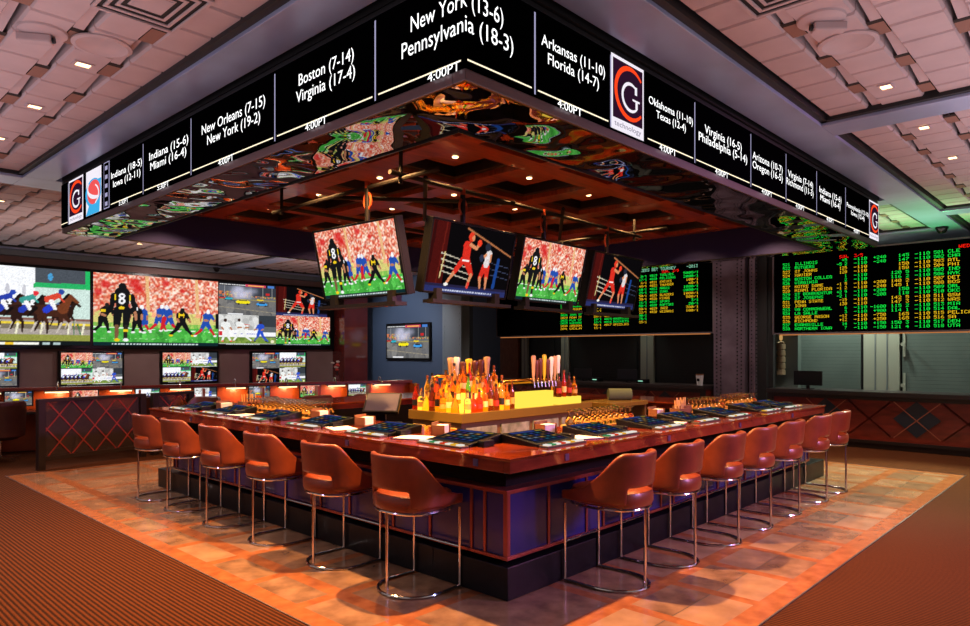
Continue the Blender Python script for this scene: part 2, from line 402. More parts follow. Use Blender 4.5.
def racing(w, h):
    I = Img(w, h, (92, 98, 104))
    I.rect(0, 5.2, 16, 8.1, (88, 92, 100)); I.blotch(5, 6.6, [(150, 120, 96), (196, 110, 70), (110, 100, 96), (200, 180, 60), (70, 70, 80)], 260, r=(.12, .3))
    I.rect(9, 5.6, 16, 8.1, (52, 56, 64))
    for x in (1.6, 12.2, 14.8): I.cap(x, 5, x, 8.2, .06, .06, (170, 170, 170))
    I.rect(13, 5.9, 14.1, 6.5, (190, 40, 40))
    for k in range(30):
        x, y, r = 6.6 + rng.normal(0, 1.6), 6.2 + rng.normal(0, .8), rng.uniform(.6, 1.3)
        m = (np.exp(-((I.X - x) / r) ** 2 - ((I.Y - y) / r) ** 2) * .35)[..., None]; I.a = I.a * (1 - m) + np.array((190, 190, 214)) / 255 * m
    I.rect(0, 0, 16, 4.3, (104, 104, 106)); I.blotch(0, 4.2, [(96, 96, 98), (114, 112, 110)], 70, r=(.4, 1.2))
    I.cap(0, 2.2, 16, .9, .08, .08, (150, 140, 120)); I.rect(0, 4.2, 16, 4.5, (140, 130, 90))
    for (x, y, c, s) in ((6.6, 3.7, (232, 216, 30), 1.0), (11.9, 3.3, (60, 150, 220), .8), (2.6, 4.5, (50, 170, 190), .6), (.9, 4.7, (190, 60, 60), .5), (11.4, 4.5, (220, 190, 50), .5)):
        I.ell(x, y, 2.0 * s, .62 * s, c); I.rect(x - 2 * s, y - .62 * s, x + 2 * s, y - .5 * s, (40, 40, 44)); I.rect(x - 1.1 * s, y + .25 * s, x + 1.1 * s, y + .55 * s, (40, 40, 46))
        I.ell(x - 1.2 * s, y - .55 * s, .3 * s, .25 * s, (24, 24, 26)); I.ell(x + 1.2 * s, y - .55 * s, .3 * s, .25 * s, (24, 24, 26))
    I.rect(0, 8.1, 16, 9, (24, 24, 28)); I.banner(8.1, 8.7, (30, 30, 34), (226, 226, 226), .3, 7)
    I.rect(7.2, 8.15, 13, 8.75, (196, 60, 90)); I.rect(8, 8.3, 12.4, 8.6, (240, 190, 80)); I.rect(13.6, 8.1, 15.4, 8.8, (70, 120, 196))
    I.rect(2.4, .1, 6.5, .4, (226, 226, 230))
    I.noise(.05); return I.a

def soccer(w, h):
    I = Img(w, h, (208, 208, 206))
    I.rect(0, 4.2, 11, 9, (196, 196, 194)); I.blotch(4.4, 9, [(206, 206, 204), (186, 186, 184)], 50, 0, 11, r=(.4, 1))
    I.rect(0, 2.3, 11, 4.4, (236, 236, 238)); I.rect(11, 2.2, 16, 9, (52, 58, 64)); I.rect(11, 2.4, 16, 5.6, (92, 98, 100))
    I.banner(2.7, 3.9, (236, 236, 238), (50, 60, 180), 4.2, 10.4); I.rect(.1, 2.8, 1, 4.0, (200, 40, 50)); I.cap(6, 6.3, 8.4, 6.0, .12, .1, (200, 90, 80))
    I.rect(0, .4, 16, 2.3, (118, 146, 62)); I.blotch(.4, 2.3, [(106, 136, 54), (140, 160, 78)], 70, r=(.2, .5))
    WH = (226, 228, 226); BL = (40, 76, 190); HR = (60, 40, 34)
    fig(I, 2.0, .9, 7.0, WH, WH, HR, WH, -.1, .14, .3, .95, shoe=(220, 90, 70)); fig(I, 6.2, .9, 7.2, WH, WH, HR, WH, -.35, .3, .8, .85, shoe=(150, 120, 60))
    fig(I, 11.4, 1.0, 6.4, BL, BL, HR, (70, 90, 160), .1, .22, -.5, .9, shoe=(40, 40, 50)); I.cap(12.4, 2.6, 13.6, 1.2, .25, .16, BL); I.ell(14.9, 1.1, .5, .48, (226, 220, 190))
    I.banner(0, .35, (30, 36, 40), (190, 200, 200), 2, 11)
    I.noise(.04); return I.a

def horses(w, h):
    I = Img(w, h, (190, 210, 206))
    I.rect(0, 3.6, 10.3, 9, (236, 238, 242)); I.rect(10.3, 7.0, 15.6, 9, (72, 78, 86)); I.cap(10.4, 6.9, 16, 7.1, .35, .3, (40, 170, 96)); I.rect(15.5, 6.6, 16, 9, (36, 180, 96))
    I.ell(11.8, 8.0, .25, .45, (70, 150, 200)); I.rect(10.3, 3.2, 16, 6.7, (196, 218, 210)); I.ell(7.6, 6.4, .2, .6, (190, 190, 200)); I.ell(9.2, 6.3, .2, .6, (196, 196, 204))
    I.rect(0, 2.7, 16, 3.2, (130, 90, 80)); I.rect(0, 1.2, 16, 2.9, (164, 154, 146)); I.rect(0, 1.9, 16, 2.6, (120, 110, 92)); I.cap(0, 2.65, 16, 2.5, .13, .13, (222, 196, 60))
    for x in (1, 3.1, 5, 6.8, 8.6, 11, 13.8, 15.3): I.cap(x, 2.5, x - .2, 1.4, .12, .1, (226, 222, 196))
    I.cap(14.2, 2.9, 14.2, 1.0, .06, .06, (30, 110, 60)); I.cap(14.6, 2.6, 15, 1.1, .06, .06, (30, 110, 60))
    I.rect(0, .5, 16, 1.25, (142, 146, 66)); I.rect(0, 0, 16, .5, (20, 26, 28)); I.rect(3, .05, 10.6, .4, (236, 236, 226)); I.rect(7.4, .08, 8.2, .4, (232, 190, 50))
    for x in (11, 12.1): I.rect(x, .1, x + .7, .36, (170, 190, 190))
    DK = (44, 26, 22); BR = (112, 58, 34)
    def horse(x, y, s, c, c2, jk, cap, cloth=(40, 60, 170)):
        for (a, b, d, e) in ((-1.4, -.3, -2.0, -2.6), (-1.1, -.5, -.6, -3.0), (1.3, -.5, 2.1, -2.6), (1.0, -.4, .5, -2.9)):
            mx, my = x + (a * .4 + d * .6 + (.35 if a > 0 else .25)) * s, y + (b + e) / 2 * s
            I.cap(x + a * s, y + b * s, mx, my, .36 * s, .17 * s, c); I.cap(mx, my, x + d * s, y + e * s, .15 * s, .1 * s, DK if a < 0 else (190, 180, 170))
        I.cap(x - 1.3 * s, y, x + 1.1 * s, y + .1 * s, .8 * s, .82 * s, c); I.cap(x + 1.2 * s, y + .3 * s, x + 2.1 * s, y + 1.9 * s, .66 * s, .34 * s, c2)
        I.cap(x + 2.1 * s, y + 2.0 * s, x + 3.0 * s, y + 1.3 * s, .34 * s, .2 * s, c2); I.cap(x + .9 * s, y + 1.1 * s, x + 1.9 * s, y + 2.3 * s, .16 * s, .16 * s, (24, 18, 18)); I.cap(x - 1.9 * s, y + .3 * s, x - 2.8 * s, y - .8 * s, .25 * s, .08 * s, (24, 18, 18))
        I.cap(x - .7 * s, y + .1 * s, x - .2 * s, y + .5 * s, .42 * s, .42 * s, cloth)
        I.cap(x - .5 * s, y + 1.5 * s, x + .7 * s, y + 2.1 * s, .46 * s, .34 * s, jk); I.cap(x - .1 * s, y + 1.2 * s, x + .3 * s, y + .3 * s, .3 * s, .2 * s, (236, 236, 236)); I.cap(x + .7 * s, y + 2.0 * s, x + 1.3 * s, y + 1.3 * s, .15 * s, .12 * s, jk); I.ell(x + 1.05 * s, y + 2.6 * s, .36 * s, .36 * s, cap)
    for x in (1.2, 3.4, 5.4): horse(x, 3.9, .72, DK, DK, (60, 70, 150), (200, 60, 60))
    horse(13.0, 3.9, .62, DK, DK, (90, 110, 150), (150, 190, 220))
    horse(7.3, 3.95, .8, DK, (60, 34, 26), (40, 60, 160), (40, 70, 170)); horse(9.5, 3.95, .8, DK, DK, (60, 150, 140), (220, 50, 60)); horse(12.0, 4.05, .88, (66, 36, 26), BR, (210, 70, 50), (40, 70, 150), (40, 60, 190))
    I.noise(.05); return I.a

def down(a, w, h):
    ys = (np.arange(h) + .5) / h * a.shape[0]; xs = (np.arange(w) + .5) / w * a.shape[1]
    return a[ys.astype(int)][:, xs.astype(int)]

def quad4(a, b, c, d, w=128, h=72):
    o = np.zeros((h, w, 3)); o[:h // 2, :w // 2] = down(a, w // 2, h // 2); o[:h // 2, w // 2:] = down(b, w // 2, h // 2)
    o[h // 2:, :w // 2] = down(c, w // 2, h // 2); o[h // 2:, w // 2:] = down(d, w // 2, h // 2); return o

def screen_mat(name, s):
    m, nt, out = nodes(name)
    at = nt.nodes.new('ShaderNodeAttribute'); at.attribute_name = 'Col'
    e = nt.nodes.new('ShaderNodeEmission'); e.inputs[1].default_value = s
    nt.links.new(at.outputs['Color'], e.inputs[0]); nt.links.new(e.outputs[0], out.inputs[0])
    m.cycles.emission_sampling = 'NONE'
    return m
m_screen = screen_mat('screen_picture', 1.15)
m_screen_dim = screen_mat('terminal_picture', 1.5)

def screen_mesh(name, a, m=None):
    """unit picture: x -.5...5, z -.5...5, seen from -Y"""
    h, w = a.shape[:2]
    xs = np.linspace(-.5, .5, w); zs = np.linspace(.5, -.5, h)
    X, Z = np.meshgrid(xs, zs)
    v = np.stack([X.ravel(), np.zeros(w * h), Z.ravel()], 1)
    i = (np.arange(h - 1)[:, None] * w + np.arange(w - 1)[None, :]).ravel()
    f = np.stack([i + w, i + w + 1, i + 1, i], 1)
    me = bpy.data.meshes.new(name); me.from_pydata(v.tolist(), [], f.tolist())
    at = me.color_attributes.new('Col', 'FLOAT_COLOR', 'POINT')
    l = np.where(a <= .04045, a / 12.92, ((a + .055) / 1.055) ** 2.4).reshape(-1, 3)
    at.data.foreach_set('color', np.concatenate([l, np.ones((w * h, 1))], 1).astype(np.float32).ravel())
    me.materials.append(m or m_screen); return me

def screen(me, parent, w, h, loc, rot=(0, 0, 0), name='screen', label=None):
    o = bpy.data.objects.new(name, me); COL.objects.link(o); o.parent = parent
    o.location = loc; o.rotation_euler = rot; o.scale = (w, 1, h)
    if label: o['label'] = label
    return o

A_foot = football(200, 112); A_box = boxing(144, 81); A_race = racing(144, 81); A_soc = soccer(144, 81); A_horse = horses(176, 99)
S_foot = screen_mesh('football', A_foot); S_box = screen_mesh('boxing', A_box); S_race = screen_mesh('racing', A_race)
S_soc = screen_mesh('soccer', A_soc); S_horse = screen_mesh('horses', A_horse)

# ------------------------------------------------------------------ lettering
_fonts = {}
def text_mesh(s):
    """outline lettering as flat triangles, cap height 1, left edge 0 -> (verts2d, faces, width)"""
    if s in _fonts: return _fonts[s]
    cu = bpy.data.curves.new('txt', 'FONT'); cu.body = s; cu.size = 1; cu.resolution_u = 3
    o = bpy.data.objects.new('txt', cu); COL.objects.link(o)
    dg = bpy.context.evaluated_depsgraph_get()
    me = bpy.data.meshes.new_from_object(o.evaluated_get(dg))
    v = np.array([(p.co.x, p.co.y) for p in me.vertices]); f = [tuple(p.vertices) for p in me.polygons]
    bpy.data.objects.remove(o); bpy.data.curves.remove(cu); bpy.data.meshes.remove(me)
    v[:, 0] -= v[:, 0].min(); k = .729
    v = v / k
    _fonts[s] = (v, f, v[:, 0].max()); return _fonts[s]

F5 = {'0': '3E5149453E', '1': '00427F4000', '2': '4261514946', '3': '2141454B31', '4': '1814127F10', '5': '2745454539', '6': '3C4A494930', '7': '0171090503', '8': '3649494936', '9': '064949291E', '-': '0808080808', '+': '08083E0808', '/': '2010080402', 'A': '7E1111117E', 'B': '7F49494936', 'C': '3E41414122', 'D': '7F4141221C', 'E': '7F49494941', 'F': '7F09090901', 'G': '3E4149497A', 'H': '7F0808087F', 'I': '00417F4100', 'J': '2040413F01', 'K': '7F08142241', 'L': '7F40404040', 'M': '7F020C027F', 'N': '7F0408107F', 'O': '3E4141413E', 'P': '7F09090906', 'Q': '3E4151215E', 'R': '7F09192946', 'S': '4649494931', 'T': '01017F0101', 'U': '3F4040403F', 'V': '1F2040201F', 'W': '3F4038403F', 'X': '6314081463', 'Y': '0708700807', 'Z': '6151494543', '.': '0060600000', ' ': '0000000000', 'H': '7F0808087F'}
def dots(mb, s, x, z, w, h, off=0.):
    """LED dot-matrix word in the local x-z plane: left x, top z, total width w, height h"""
    n = len(s); px = w / (n * 6 - 1); pz = h / 7
    for i, ch in enumerate(s):
        hx = F5.get(ch, F5[' '])
        for c in range(5):
            b = int(hx[2 * c:2 * c + 2], 16)
            for r in range(7):
                if b >> r & 1:
                    x0 = x + (i * 6 + c) * px; z0 = z - r * pz
                    mb.quad((x0, off, z0 - pz * .86), (x0 + px * .86, off, z0 - pz * .86), (x0 + px * .86, off, z0), (x0, off, z0))

# ------------------------------------------------------------------ the setting
TX0, TX1, TY0, TY1 = -1.02, 8.55, -1.29, 8.78
def build_floor():
    b = MB()
    for x0, y0, x1, y1 in ((-9, -9, TX0, 15), (TX1, -9, 14, 15), (TX0, -9, TX1, TY0), (TX0, TY1, TX1, 15)):
        b.quad((x0, y0, 0), (x1, y0, 0), (x1, y1, 0), (x0, y1, 0))
    b.build('floor', m_carpL)['kind'] = 'structure'
    xs = [(TX0, TX0 + .15), (-.60, -.47)] + [(.03 + .68 * k - .05, .03 + .68 * k + .05) for k in range(1, 13) if .03 + .68 * k < TX1 - .3] + [(TX1 - .15, TX1)]
    ys = [(TY0, TY0 + .17), (-.48, -.35)] + [(.5 + .71 * k - .05, .5 + .71 * k + .05) for k in range(0, 12) if .5 + .71 * k < TY1 - .3] + [(TY1 - .17, TY1)]
    b = MB()
    def q(x0, y0, x1, y1, m): b.quad((x0, y0, 0), (x1, y0, 0), (x1, y1, 0), (x0, y1, 0), m)
    for i, (x0, x1) in enumerate(xs):
        q(x0, TY0, x1, TY1, 2)
        if i + 1 == len(xs): break
        xa, xb = x1, xs[i + 1][0]
        for j, (y0, y1) in enumerate(ys):
            q(xa, y0, xb, y1, 2)
            if j + 1 == len(ys): break
            ya, yb = y1, ys[j + 1][0]
            if j == 0 or i == 0:
                if j == 0: ym = (ya + yb) / 2; q(xa, ya, xb, ym - .003, random.choice((0, 1))); q(xa, ym + .003, xb, yb, random.choice((0, 1))); q(xa, ym - .003, xb, ym + .003, 3)
                else: q(xa, ya, xb, yb, random.choice((0, 1)))
            else:
                q(xa, ya, xb, yb, random.choice((0, 1)))
    b.build('floor', [m_tile, m_tile2, m_strip, m_black])['kind'] = 'structure'
    e = MB(); h = .006; w = .012
    for x0, y0, x1, y1 in ((TX0 - w, TY0 - w, TX0, TY1 + w), (TX1, TY0 - w, TX1 + w, TY1 + w), (TX0, TY0 - w, TX1, TY0), (TX0, TY1, TX1, TY1 + w)):
        e.box(x0, y0, 0, x1, y1, h)
    e.build('trim_1', m_signframe)['kind'] = 'structure'
build_floor()

ZC = 4.05
def ceil_field(x0, x1, y0, y1, axis, off, P=.388, ROW=.441, sq=.27, side=1):
    """woven plaster ceiling. axis 'y': the joint strips run along y; off = (first joint strip, first panel row)"""
    b = MB(); W = .10
    if axis == 'y': c0, c1, l0, l1 = x0, x1, y0, y1
    else: c0, c1, l0, l1 = y0, y1, x0, x1
    def T(c, l, z): return (c, l, z) if axis == 'y' else (l, c, z)
    def quad(p): b.quad(*[T(*q) for q in (p if axis == 'y' else p[::-1])], m=cur[0])
    cur = [0]
    def panel(ca, cb, la, lb):
        ca, cb, la, lb = max(ca, c0), min(cb, c1), max(la, l0), min(lb, l1)
        if cb - ca < .03 or lb - la < .03: return
        e = .014
        A = [(ca + e, la + e), (cb - e, la + e), (cb - e, lb - e), (ca + e, lb - e)]; B = [(ca, la), (cb, la), (cb, lb), (ca, lb)]
        cur[0] = 0
        quad([(A[k][0], A[k][1], ZC) for k in (3, 2, 1, 0)])
        for k in range(4):
            n = (k + 1) % 4
            quad([(B[k][0], B[k][1], ZC + .02), (B[n][0], B[n][1], ZC + .02), (A[n][0], A[n][1], ZC), (A[k][0], A[k][1], ZC)][::-1])
            quad([(B[k][0], B[k][1], ZC + .12), (B[n][0], B[n][1], ZC + .12), (B[n][0], B[n][1], ZC + .02), (B[k][0], B[k][1], ZC + .02)][::-1])
    k0 = math.floor((c0 - off[0]) / P) - 1; k1 = math.ceil((c1 - off[0]) / P) + 1
    r0 = math.floor((l0 - off[1]) / ROW) - 2; r1 = math.ceil((l1 - off[1]) / ROW) + 2
    for k in range(k0, k1):
        cj = off[0] + k * P
        for r in range(r0, r1):
            panel(cj + W / 2, cj + P - W / 2, off[1] + r * ROW + .008, off[1] + (r + 1) * ROW - .008)
        sh = ROW if k % 2 else 0
        for r in range(r0 // 2 - 1, r1 // 2 + 1):
            t0 = off[1] + r * 2 * ROW + sh - sq; f_ = ROW / .47
            pr = [(0, .008, 1), (.27, .008, 1), (.29, .07, 2), (.42, .06, 0), (.88, .012, 0), (.94, .008, 2)]
            for i in range(len(pr) - 1):
                la, za, _ = pr[i]; lb, zb, mm = pr[i + 1]
                la = la * f_ + t0; lb = lb * f_ + t0
                if la < l0 or lb > l1 or cj - W / 2 < c0 or cj + W / 2 > c1: continue
                cur[0] = mm
                wa, wb = (-W / 2, W / 2) if mm != 0 else ((-W / 2, .02) if side > 0 else (-.02, W / 2))
                quad([(cj + wa, la, ZC + za), (cj + wa, lb, ZC + zb), (cj + wb, lb, ZC + zb), (cj + wb, la, ZC + za)])
    cur[0] = 2
    quad([(c0, l0, ZC + .125), (c0, l1, ZC + .125), (c1, l1, ZC + .125), (c1, l0, ZC + .125)])
    return struct(b.build('ceiling', [m_panel, m_joint, m_void]))

BX0, BX1, BY0, BY1 = -1.20, 8.05, -.87, 7.45          # outer edge of the grey bulkhead ring
RT = dict(P=.443, ROW=.369, sq=.09, side=1)
ceil_field(-7, BX0, -7, 7.1, 'y', (-1.561, 2.187))
ceil_field(BX0, 3.58, -7, BY0, 'x', (-1.346, 1.495), **RT)
ceil_field(4.02, 9.2, -7, BY0, 'x', (-1.346, 4.10), **RT)
ceil_field(9.62, 12.6, -7, BY0, 'x', (-1.346, 9.8), **RT)
ceil_field(BX1, 10.95, -.45, 7.0, 'x', (-.05, 8.6), **RT)
ceil_field(-7, 4.9, 7.6, 14.15, 'y', (-1.561, 7.7)); ceil_field(5.3, 12.6, 7.6, 14.15, 'y', (5.7, 7.7))

b = MB()
ZB = 3.985
def ring(b, x0, y0, x1, y1, X0, Y0, X1, Y1, z0, z1, m=0):
    b.box(X0, Y0, z0, X1, y0, z1, m); b.box(X0, y1, z0, X1, Y1, z1, m); b.box(X0, y0, z0, x0, y1, z1, m); b.box(x1, y0, z0, X1, y1, z1, m)
ring(b, -.86, -.45, 7.70, 7.0, BX0, BY0, BX1, BY1, ZB, 4.36)
b.box(-7, 7.1, ZB, BX0, 7.6, 4.36); b.box(BX0, BY1, ZB, 12.6, 7.6, 4.36); b.box(BX1, 7.0, ZB, 12.6, BY1, 4.36)
b.box(3.6, -7, ZB, 4.0, BY0, 4.36); b.box(9.2, -7, ZB, 9.62, BY0, 4.36); b.box(BX1, BY0, ZB, 12.6, -.45, 4.36); b.box(10.95, -.45, ZB, 12.6, 7.0, 4.36)
b.box(-7, 14.2, ZB, 12.6, 14.5, 4.36); b.box(4.9, 7.6, ZB, 5.3, 14.2, 4.36)
struct(b.build('trim_2', m_band, bevel=.006))
b = MB()                                                # dark edging round each ceiling field
def edge(x0, y0, x1, y1):
    t = .06; za, zb = ZB + .03, ZC + .12
    b.box(x0, y0, za, x0 + t, y1, zb); b.box(x1 - t, y0, za, x1, y1, zb); b.box(x0, y0, za, x1, y0 + t, zb); b.box(x0, y1 - t, za, x1, y1, zb)
for e in ((-7, -7, BX0, 7.1), (BX0, -7, 3.6, BY0), (4.0, -7, 9.2, BY0), (9.62, -7, 12.6, BY0), (BX1, -.45, 10.95, 7.0), (-7, 7.6, 4.9, 14.2), (5.3, 7.6, 12.6, 14.2)): edge(*e)
struct(b.build('trim_3', m_black))
b = MB(); b.box(-.80, -.39, 3.98, 7.66, 6.95, 4.30); struct(b.build('ceiling', m_black))   # black block above the sign, the gap's shade put into its colour
b = MB(); b.quad((-7, -7, 4.37), (-7, 14.6, 4.37), (12.7, 14.6, 4.37), (12.7, -7, 4.37)); struct(b.build('ceiling', m_black))

# walls
b = MB(); b.box(-7, 14.5, 0, 8.45, 14.7, ZB + .3); struct(b.build('wall_back', m_wallbrown))
b = MB(); b.box(-7, 14.3, 3.86, 8.45, 14.5, 3.98); b.box(-7, 14.42, 0, 8.45, 14.5, .14); struct(b.build('trim_4', m_greysteel))
b = MB(); b.box(8.45, 13.9, 0, 9.3, 14.7, ZB + .3); struct(b.build('trim_5', m_maroon, bevel=.01))
b = MB(); b.box(9.3, 14.6, 0, 9.8, 14.7, 4.3); struct(b.build('wall_recess', m_dark))
b = MB(); b.box(9.8, 11.1, 0, 9.95, 14.7, 4.3); struct(b.build('wall_side', m_bluewall))
b = MB()
b.box(9.78, 10.35, 0, 10.1, 11.1, 4.3)
for k in range(22):
    for yy in (10.42, 11.02): b.cyl((9.79, yy, .3 + k * .17), (9.765, yy, .3 + k * .17), .018, .012, 8)
struct(b.build('trim_6', m_greysteel))
# wall behind the betting counter: shutters and posts
XR = 12.6
b = MB(); b.box(XR, -8, 0, XR + .2, 14.7, 4.3); struct(b.build('wall_right', m_dark))
b = MB()
def slats(y0, y1, m):
    z = 1.0
    while z < 2.5:
        b.box(XR - .03, y0, z, XR, y1, z + .072, m); z += .075
    b.box(XR - .02, y0, 0, XR, y1, 1.0, m); b.box(XR - .02, y0, 2.5, XR, y1, 3.9, m)
slats(3.05, 5.95, 0); slats(6.55, 8.7, 0); slats(1.15, 2.75, 1); slats(-4, .38, 1); slats(9.3, 10.2, 0)
struct(b.build('wall_shutter', [m_shutd, m_shutg]))
b = MB()
for y0, y1 in ((.42, 1.08), (6.02, 6.4), (8.74, 9.0), (10.28, 10.5)):
    b.box(XR - .09, y0, 0, XR, y1, 3.9)
    n = 3 if y1 - y0 > .5 else 2
    for k in range(1, n): b.box(XR - .1, y0 + (y1 - y0) * k / n - .01, 0, XR - .085, y0 + (y1 - y0) * k / n + .01, 3.9, 1)
for z in (1.12, 1.95):
    b.cyl((XR - .09, .34, z), (XR - .2, .34, z), .03, .04, 10); b.box(XR - .06, .32, z - .25, XR, .36, z + .25)
struct(b.build('trim_7', [m_post, m_greysteel]))
b = MB(); b.box(XR - .12, 10.62, 0, XR, 11.35, 3.9); struct(b.build('trim_10', mat('wood_pillar', rgb(150, 82, 44), .4, c2=rgb(120, 60, 30), stretch=(4, 4, 1))))
b = MB(); b.box(XR - .06, 11.4, 0, XR, 12.6, 3.9); struct(b.build('wall_inset', m_bluewall))
# riveted steel column with a darker strip beside it
b = MB()
b.box(10.98, 2.98, 0, 11.3, 3.67, 4.3); b.box(11.08, 2.80, 0, 11.3, 2.92, 4.3); b.box(11.2, 2.6, 0, 11.3, 2.80, 4.3, 1); b.box(11.15, 2.92, 0, 11.3, 2.98, 4.3, 1); b.box(11.3, 2.5, 0, 11.42, 2.72, 4.3, 1); b.box(11.25, 2.62, 0, 11.33, 2.68, 4.3)
for k in range(48):
    z = .2 + k * .082
    for yy in (3.05, 3.14, 3.51, 3.60): b.cyl((10.985, yy, z + (.04 if yy in (3.14, 3.51) else 0)), (10.962, yy, z + (.04 if yy in (3.14, 3.51) else 0)), .019, .012, 8, 1)
    for yy in (2.77, 2.87): b.cyl((11.085, yy, z), (11.062, yy, z), .017, .01, 8, 1)
struct(b.build('trim_8', [m_steel, m_dark]))
b = MB(); b.box(11.9, 2.2, 0, 12.1, 2.75, 3.0); b.box(11.88, 2.15, 2.62, 12.1, 2.42, 3.1); struct(b.build('trim_9', m_shutg))

# ------------------------------------------------------------------ LED ticker canopy over the bar
SX, SY, SX1, SY1 = -.80, -.37, 7.66, 6.95
def perim(s, z, off):
    if s < 0: return (SX - off, SY - s if s < -off else SY - off, z)
    return (SX + s, SY - off, z)

sign = thing('ticker_canopy', 'square black overhead ticker with white team names hanging above the bar', 'sign', (0, 0, 3.3))
def P(o, name=None):
    return o
class SB(MB):
    """shapes in world coordinates, stored relative to a thing's origin"""
    def at(s, o):
        s.v = [(x - o[0], y - o[1], z - o[2]) for x, y, z in s.v]; return s
O = (0, 0, 3.3)
b = SB(); ring(b, SX + .1, SY + .1, SX1 - .1, SY1 - .1, SX, SY, SX1, SY1, 3.315, 3.385); ring(b, SX + .1, SY + .1, SX1 - .1, SY1 - .1, SX, SY, SX1, SY1, 3.93, 3.975, 1)
ring(b, SX + .1, SY + .1, SX1 - .1, SY1 - .1, SX + .03, SY + .03, SX1 - .03, SY1 - .03, 3.385, 3.93, 1)
b.at(O).build('frame', [m_signframe, m_black], sign, bevel=.006)
IX0, IY0, IX1, IY1 = -.20, .29, 7.28, 6.82
b = SB()
for z in (3.312,):
    n = 14
    def strip(a, c, d, e):
        b.quad(a, c, d, e)
    strip((SX + .02, SY + .02, z), (IX0, IY0, z), (IX1, IY0, z), (SX1 - .02, SY + .02, z))
    strip((SX + .02, SY + .02, z), (SX + .02, SY1 - .02, z), (IX0, IY1, z), (IX0, IY0, z))
    strip((SX + .02, SY1 - .02, z), (SX1 - .02, SY1 - .02, z), (IX1, IY1, z), (IX0, IY1, z))
    strip((SX1 - .02, SY + .02, z), (IX1, IY0, z), (IX1, IY1, z), (SX1 - .02, SY1 - .02, z))
plabel(b.at(O).build('soffit', m_mirror, sign), 'rippled mirror-polished metal underside')
b = SB(); ring(b, IX0, IY0, IX1, IY1, IX0 - .04, IY0 - .04, IX1 + .04, IY1 + .04, 3.316, 3.78)
b.at(O).build('inner_fascia', m_purple, sign)
b = SB(); ring(b, IX0, IY0, IX1, IY1, IX0 - .012, IY0 - .012, IX1 + .012, IY1 + .012, 3.30, 3.316)
b.at(O).build('soffit_edge', m_darkmetal, sign)
# coffered timber underside
b = SB(); nx, ny = 6, 5; cw = (IX1 - IX0) / nx; ch = (IY1 - IY0) / ny; bw = .15
b.quad((IX0, IY0, 3.95), (IX0, IY1, 3.95), (IX1, IY1, 3.95), (IX1, IY0, 3.95), 1)
for i in range(nx + 1):
    x = IX0 + i * cw; b.box(max(x - bw, IX0), IY0, 3.77, min(x + bw, IX1), IY1, 3.95)
for j in range(ny + 1):
    y = IY0 + j * ch; b.box(IX0, max(y - bw, IY0), 3.771, IX1, min(y + bw, IY1), 3.95)
for i in range(nx):
    for j in range(ny):
        x0 = IX0 + i * cw + bw; y0 = IY0 + j * ch + bw; x1 = IX0 + (i + 1) * cw - bw; y1 = IY0 + (j + 1) * ch - bw
        ring(b, x0 + .08, y0 + .08, x1 - .08, y1 - .08, x0, y0, x1, y1, 3.83, 3.95, 2)
        b.box(x0 + .22, y0 + .22, 3.90, x1 - .22, y1 - .22, 3.95, 0)
plabel(b.at(O).build('coffered_panel', [m_coffer, m_cofferd, m_cofferd], sign), 'orange-brown timber coffers lit from the bar')

def led_panel(s0, s1, label):
    b = SB(); z0, z1 = 3.387, 3.928
    def seg(a, c):
        if a < 0: b.box(SX - .012, SY - c, z0, SX + .03, SY - a, z1)
        else: b.box(SX + a, SY - .012, z0, SX + c, SY + .03, z1)
    if s0 < 0 < s1:
        seg(s0, 0); seg(0, s1); b.box(SX - .012, SY - .012, z0, SX, SY, z1)
    else: seg(s0, s1)
    return plabel(b.at(O).build('display_panel', m_led_off, sign), label)

def sign_text(par, s, s0, s1, z, m, off=.016, name='lettering', cap=None):
    v, f, w = text_mesh(s); kx = (s1 - s0) / w; kz = cap if cap else kx * 1.15
    if s0 < 0 < s1:
        bm = bmesh.new(); vv = [bm.verts.new((x, y, 0)) for x, y in v]
        for q in f:
            try: bm.faces.new([vv[i] for i in q])
            except ValueError: pass
        bmesh.ops.bisect_plane(bm, geom=bm.verts[:] + bm.edges[:] + bm.faces[:], plane_co=(-s0 / kx, 0, 0), plane_no=(1, 0, 0))
        bm.verts.index_update(); b = SB(); cx = -s0 / kx
        for fc in bm.faces:
            left = fc.calc_center_median().x < cx; e = off
            b.add([(SX - e, SY - e - min(s0 + q.co.x * kx, -1e-5), z + q.co.y * kz) if left else (SX - e + max(0, s0 + q.co.x * kx), SY - e, z + q.co.y * kz) for q in fc.verts], [tuple(range(len(fc.verts)))])
        bm.free(); return b.at(O).build(name, m, par)
    b = SB(); o = [perim(s0 + x * kx, z + y * kz, off) for x, y in v]
    b.add(o, f); return b.at(O).build(name, m, par)

def sign_line(par, s0, s1):
    b = SB(); zz = 3.418
    def seg(a, c):
        b.quad(perim(a, zz, .017), perim(c, zz, .017), perim(c, zz + .010, .017), perim(a, zz + .010, .017))
    g = .03
    if s0 < 0 < s1:
        seg(s0 + g, -.018); seg(0, s1 - g)
    else: seg(s0 + g, s1 - g)
    b.at(O).build('underline', m_line, par)
    b = SB()
    b.quad(perim(s1 - .007, 3.39, .018), perim(s1 + .007, 3.39, .018), perim(s1 + .007, 3.90, .018), perim(s1 - .007, 3.90, .018))
    b.at(O).build('divider', m_div, par)

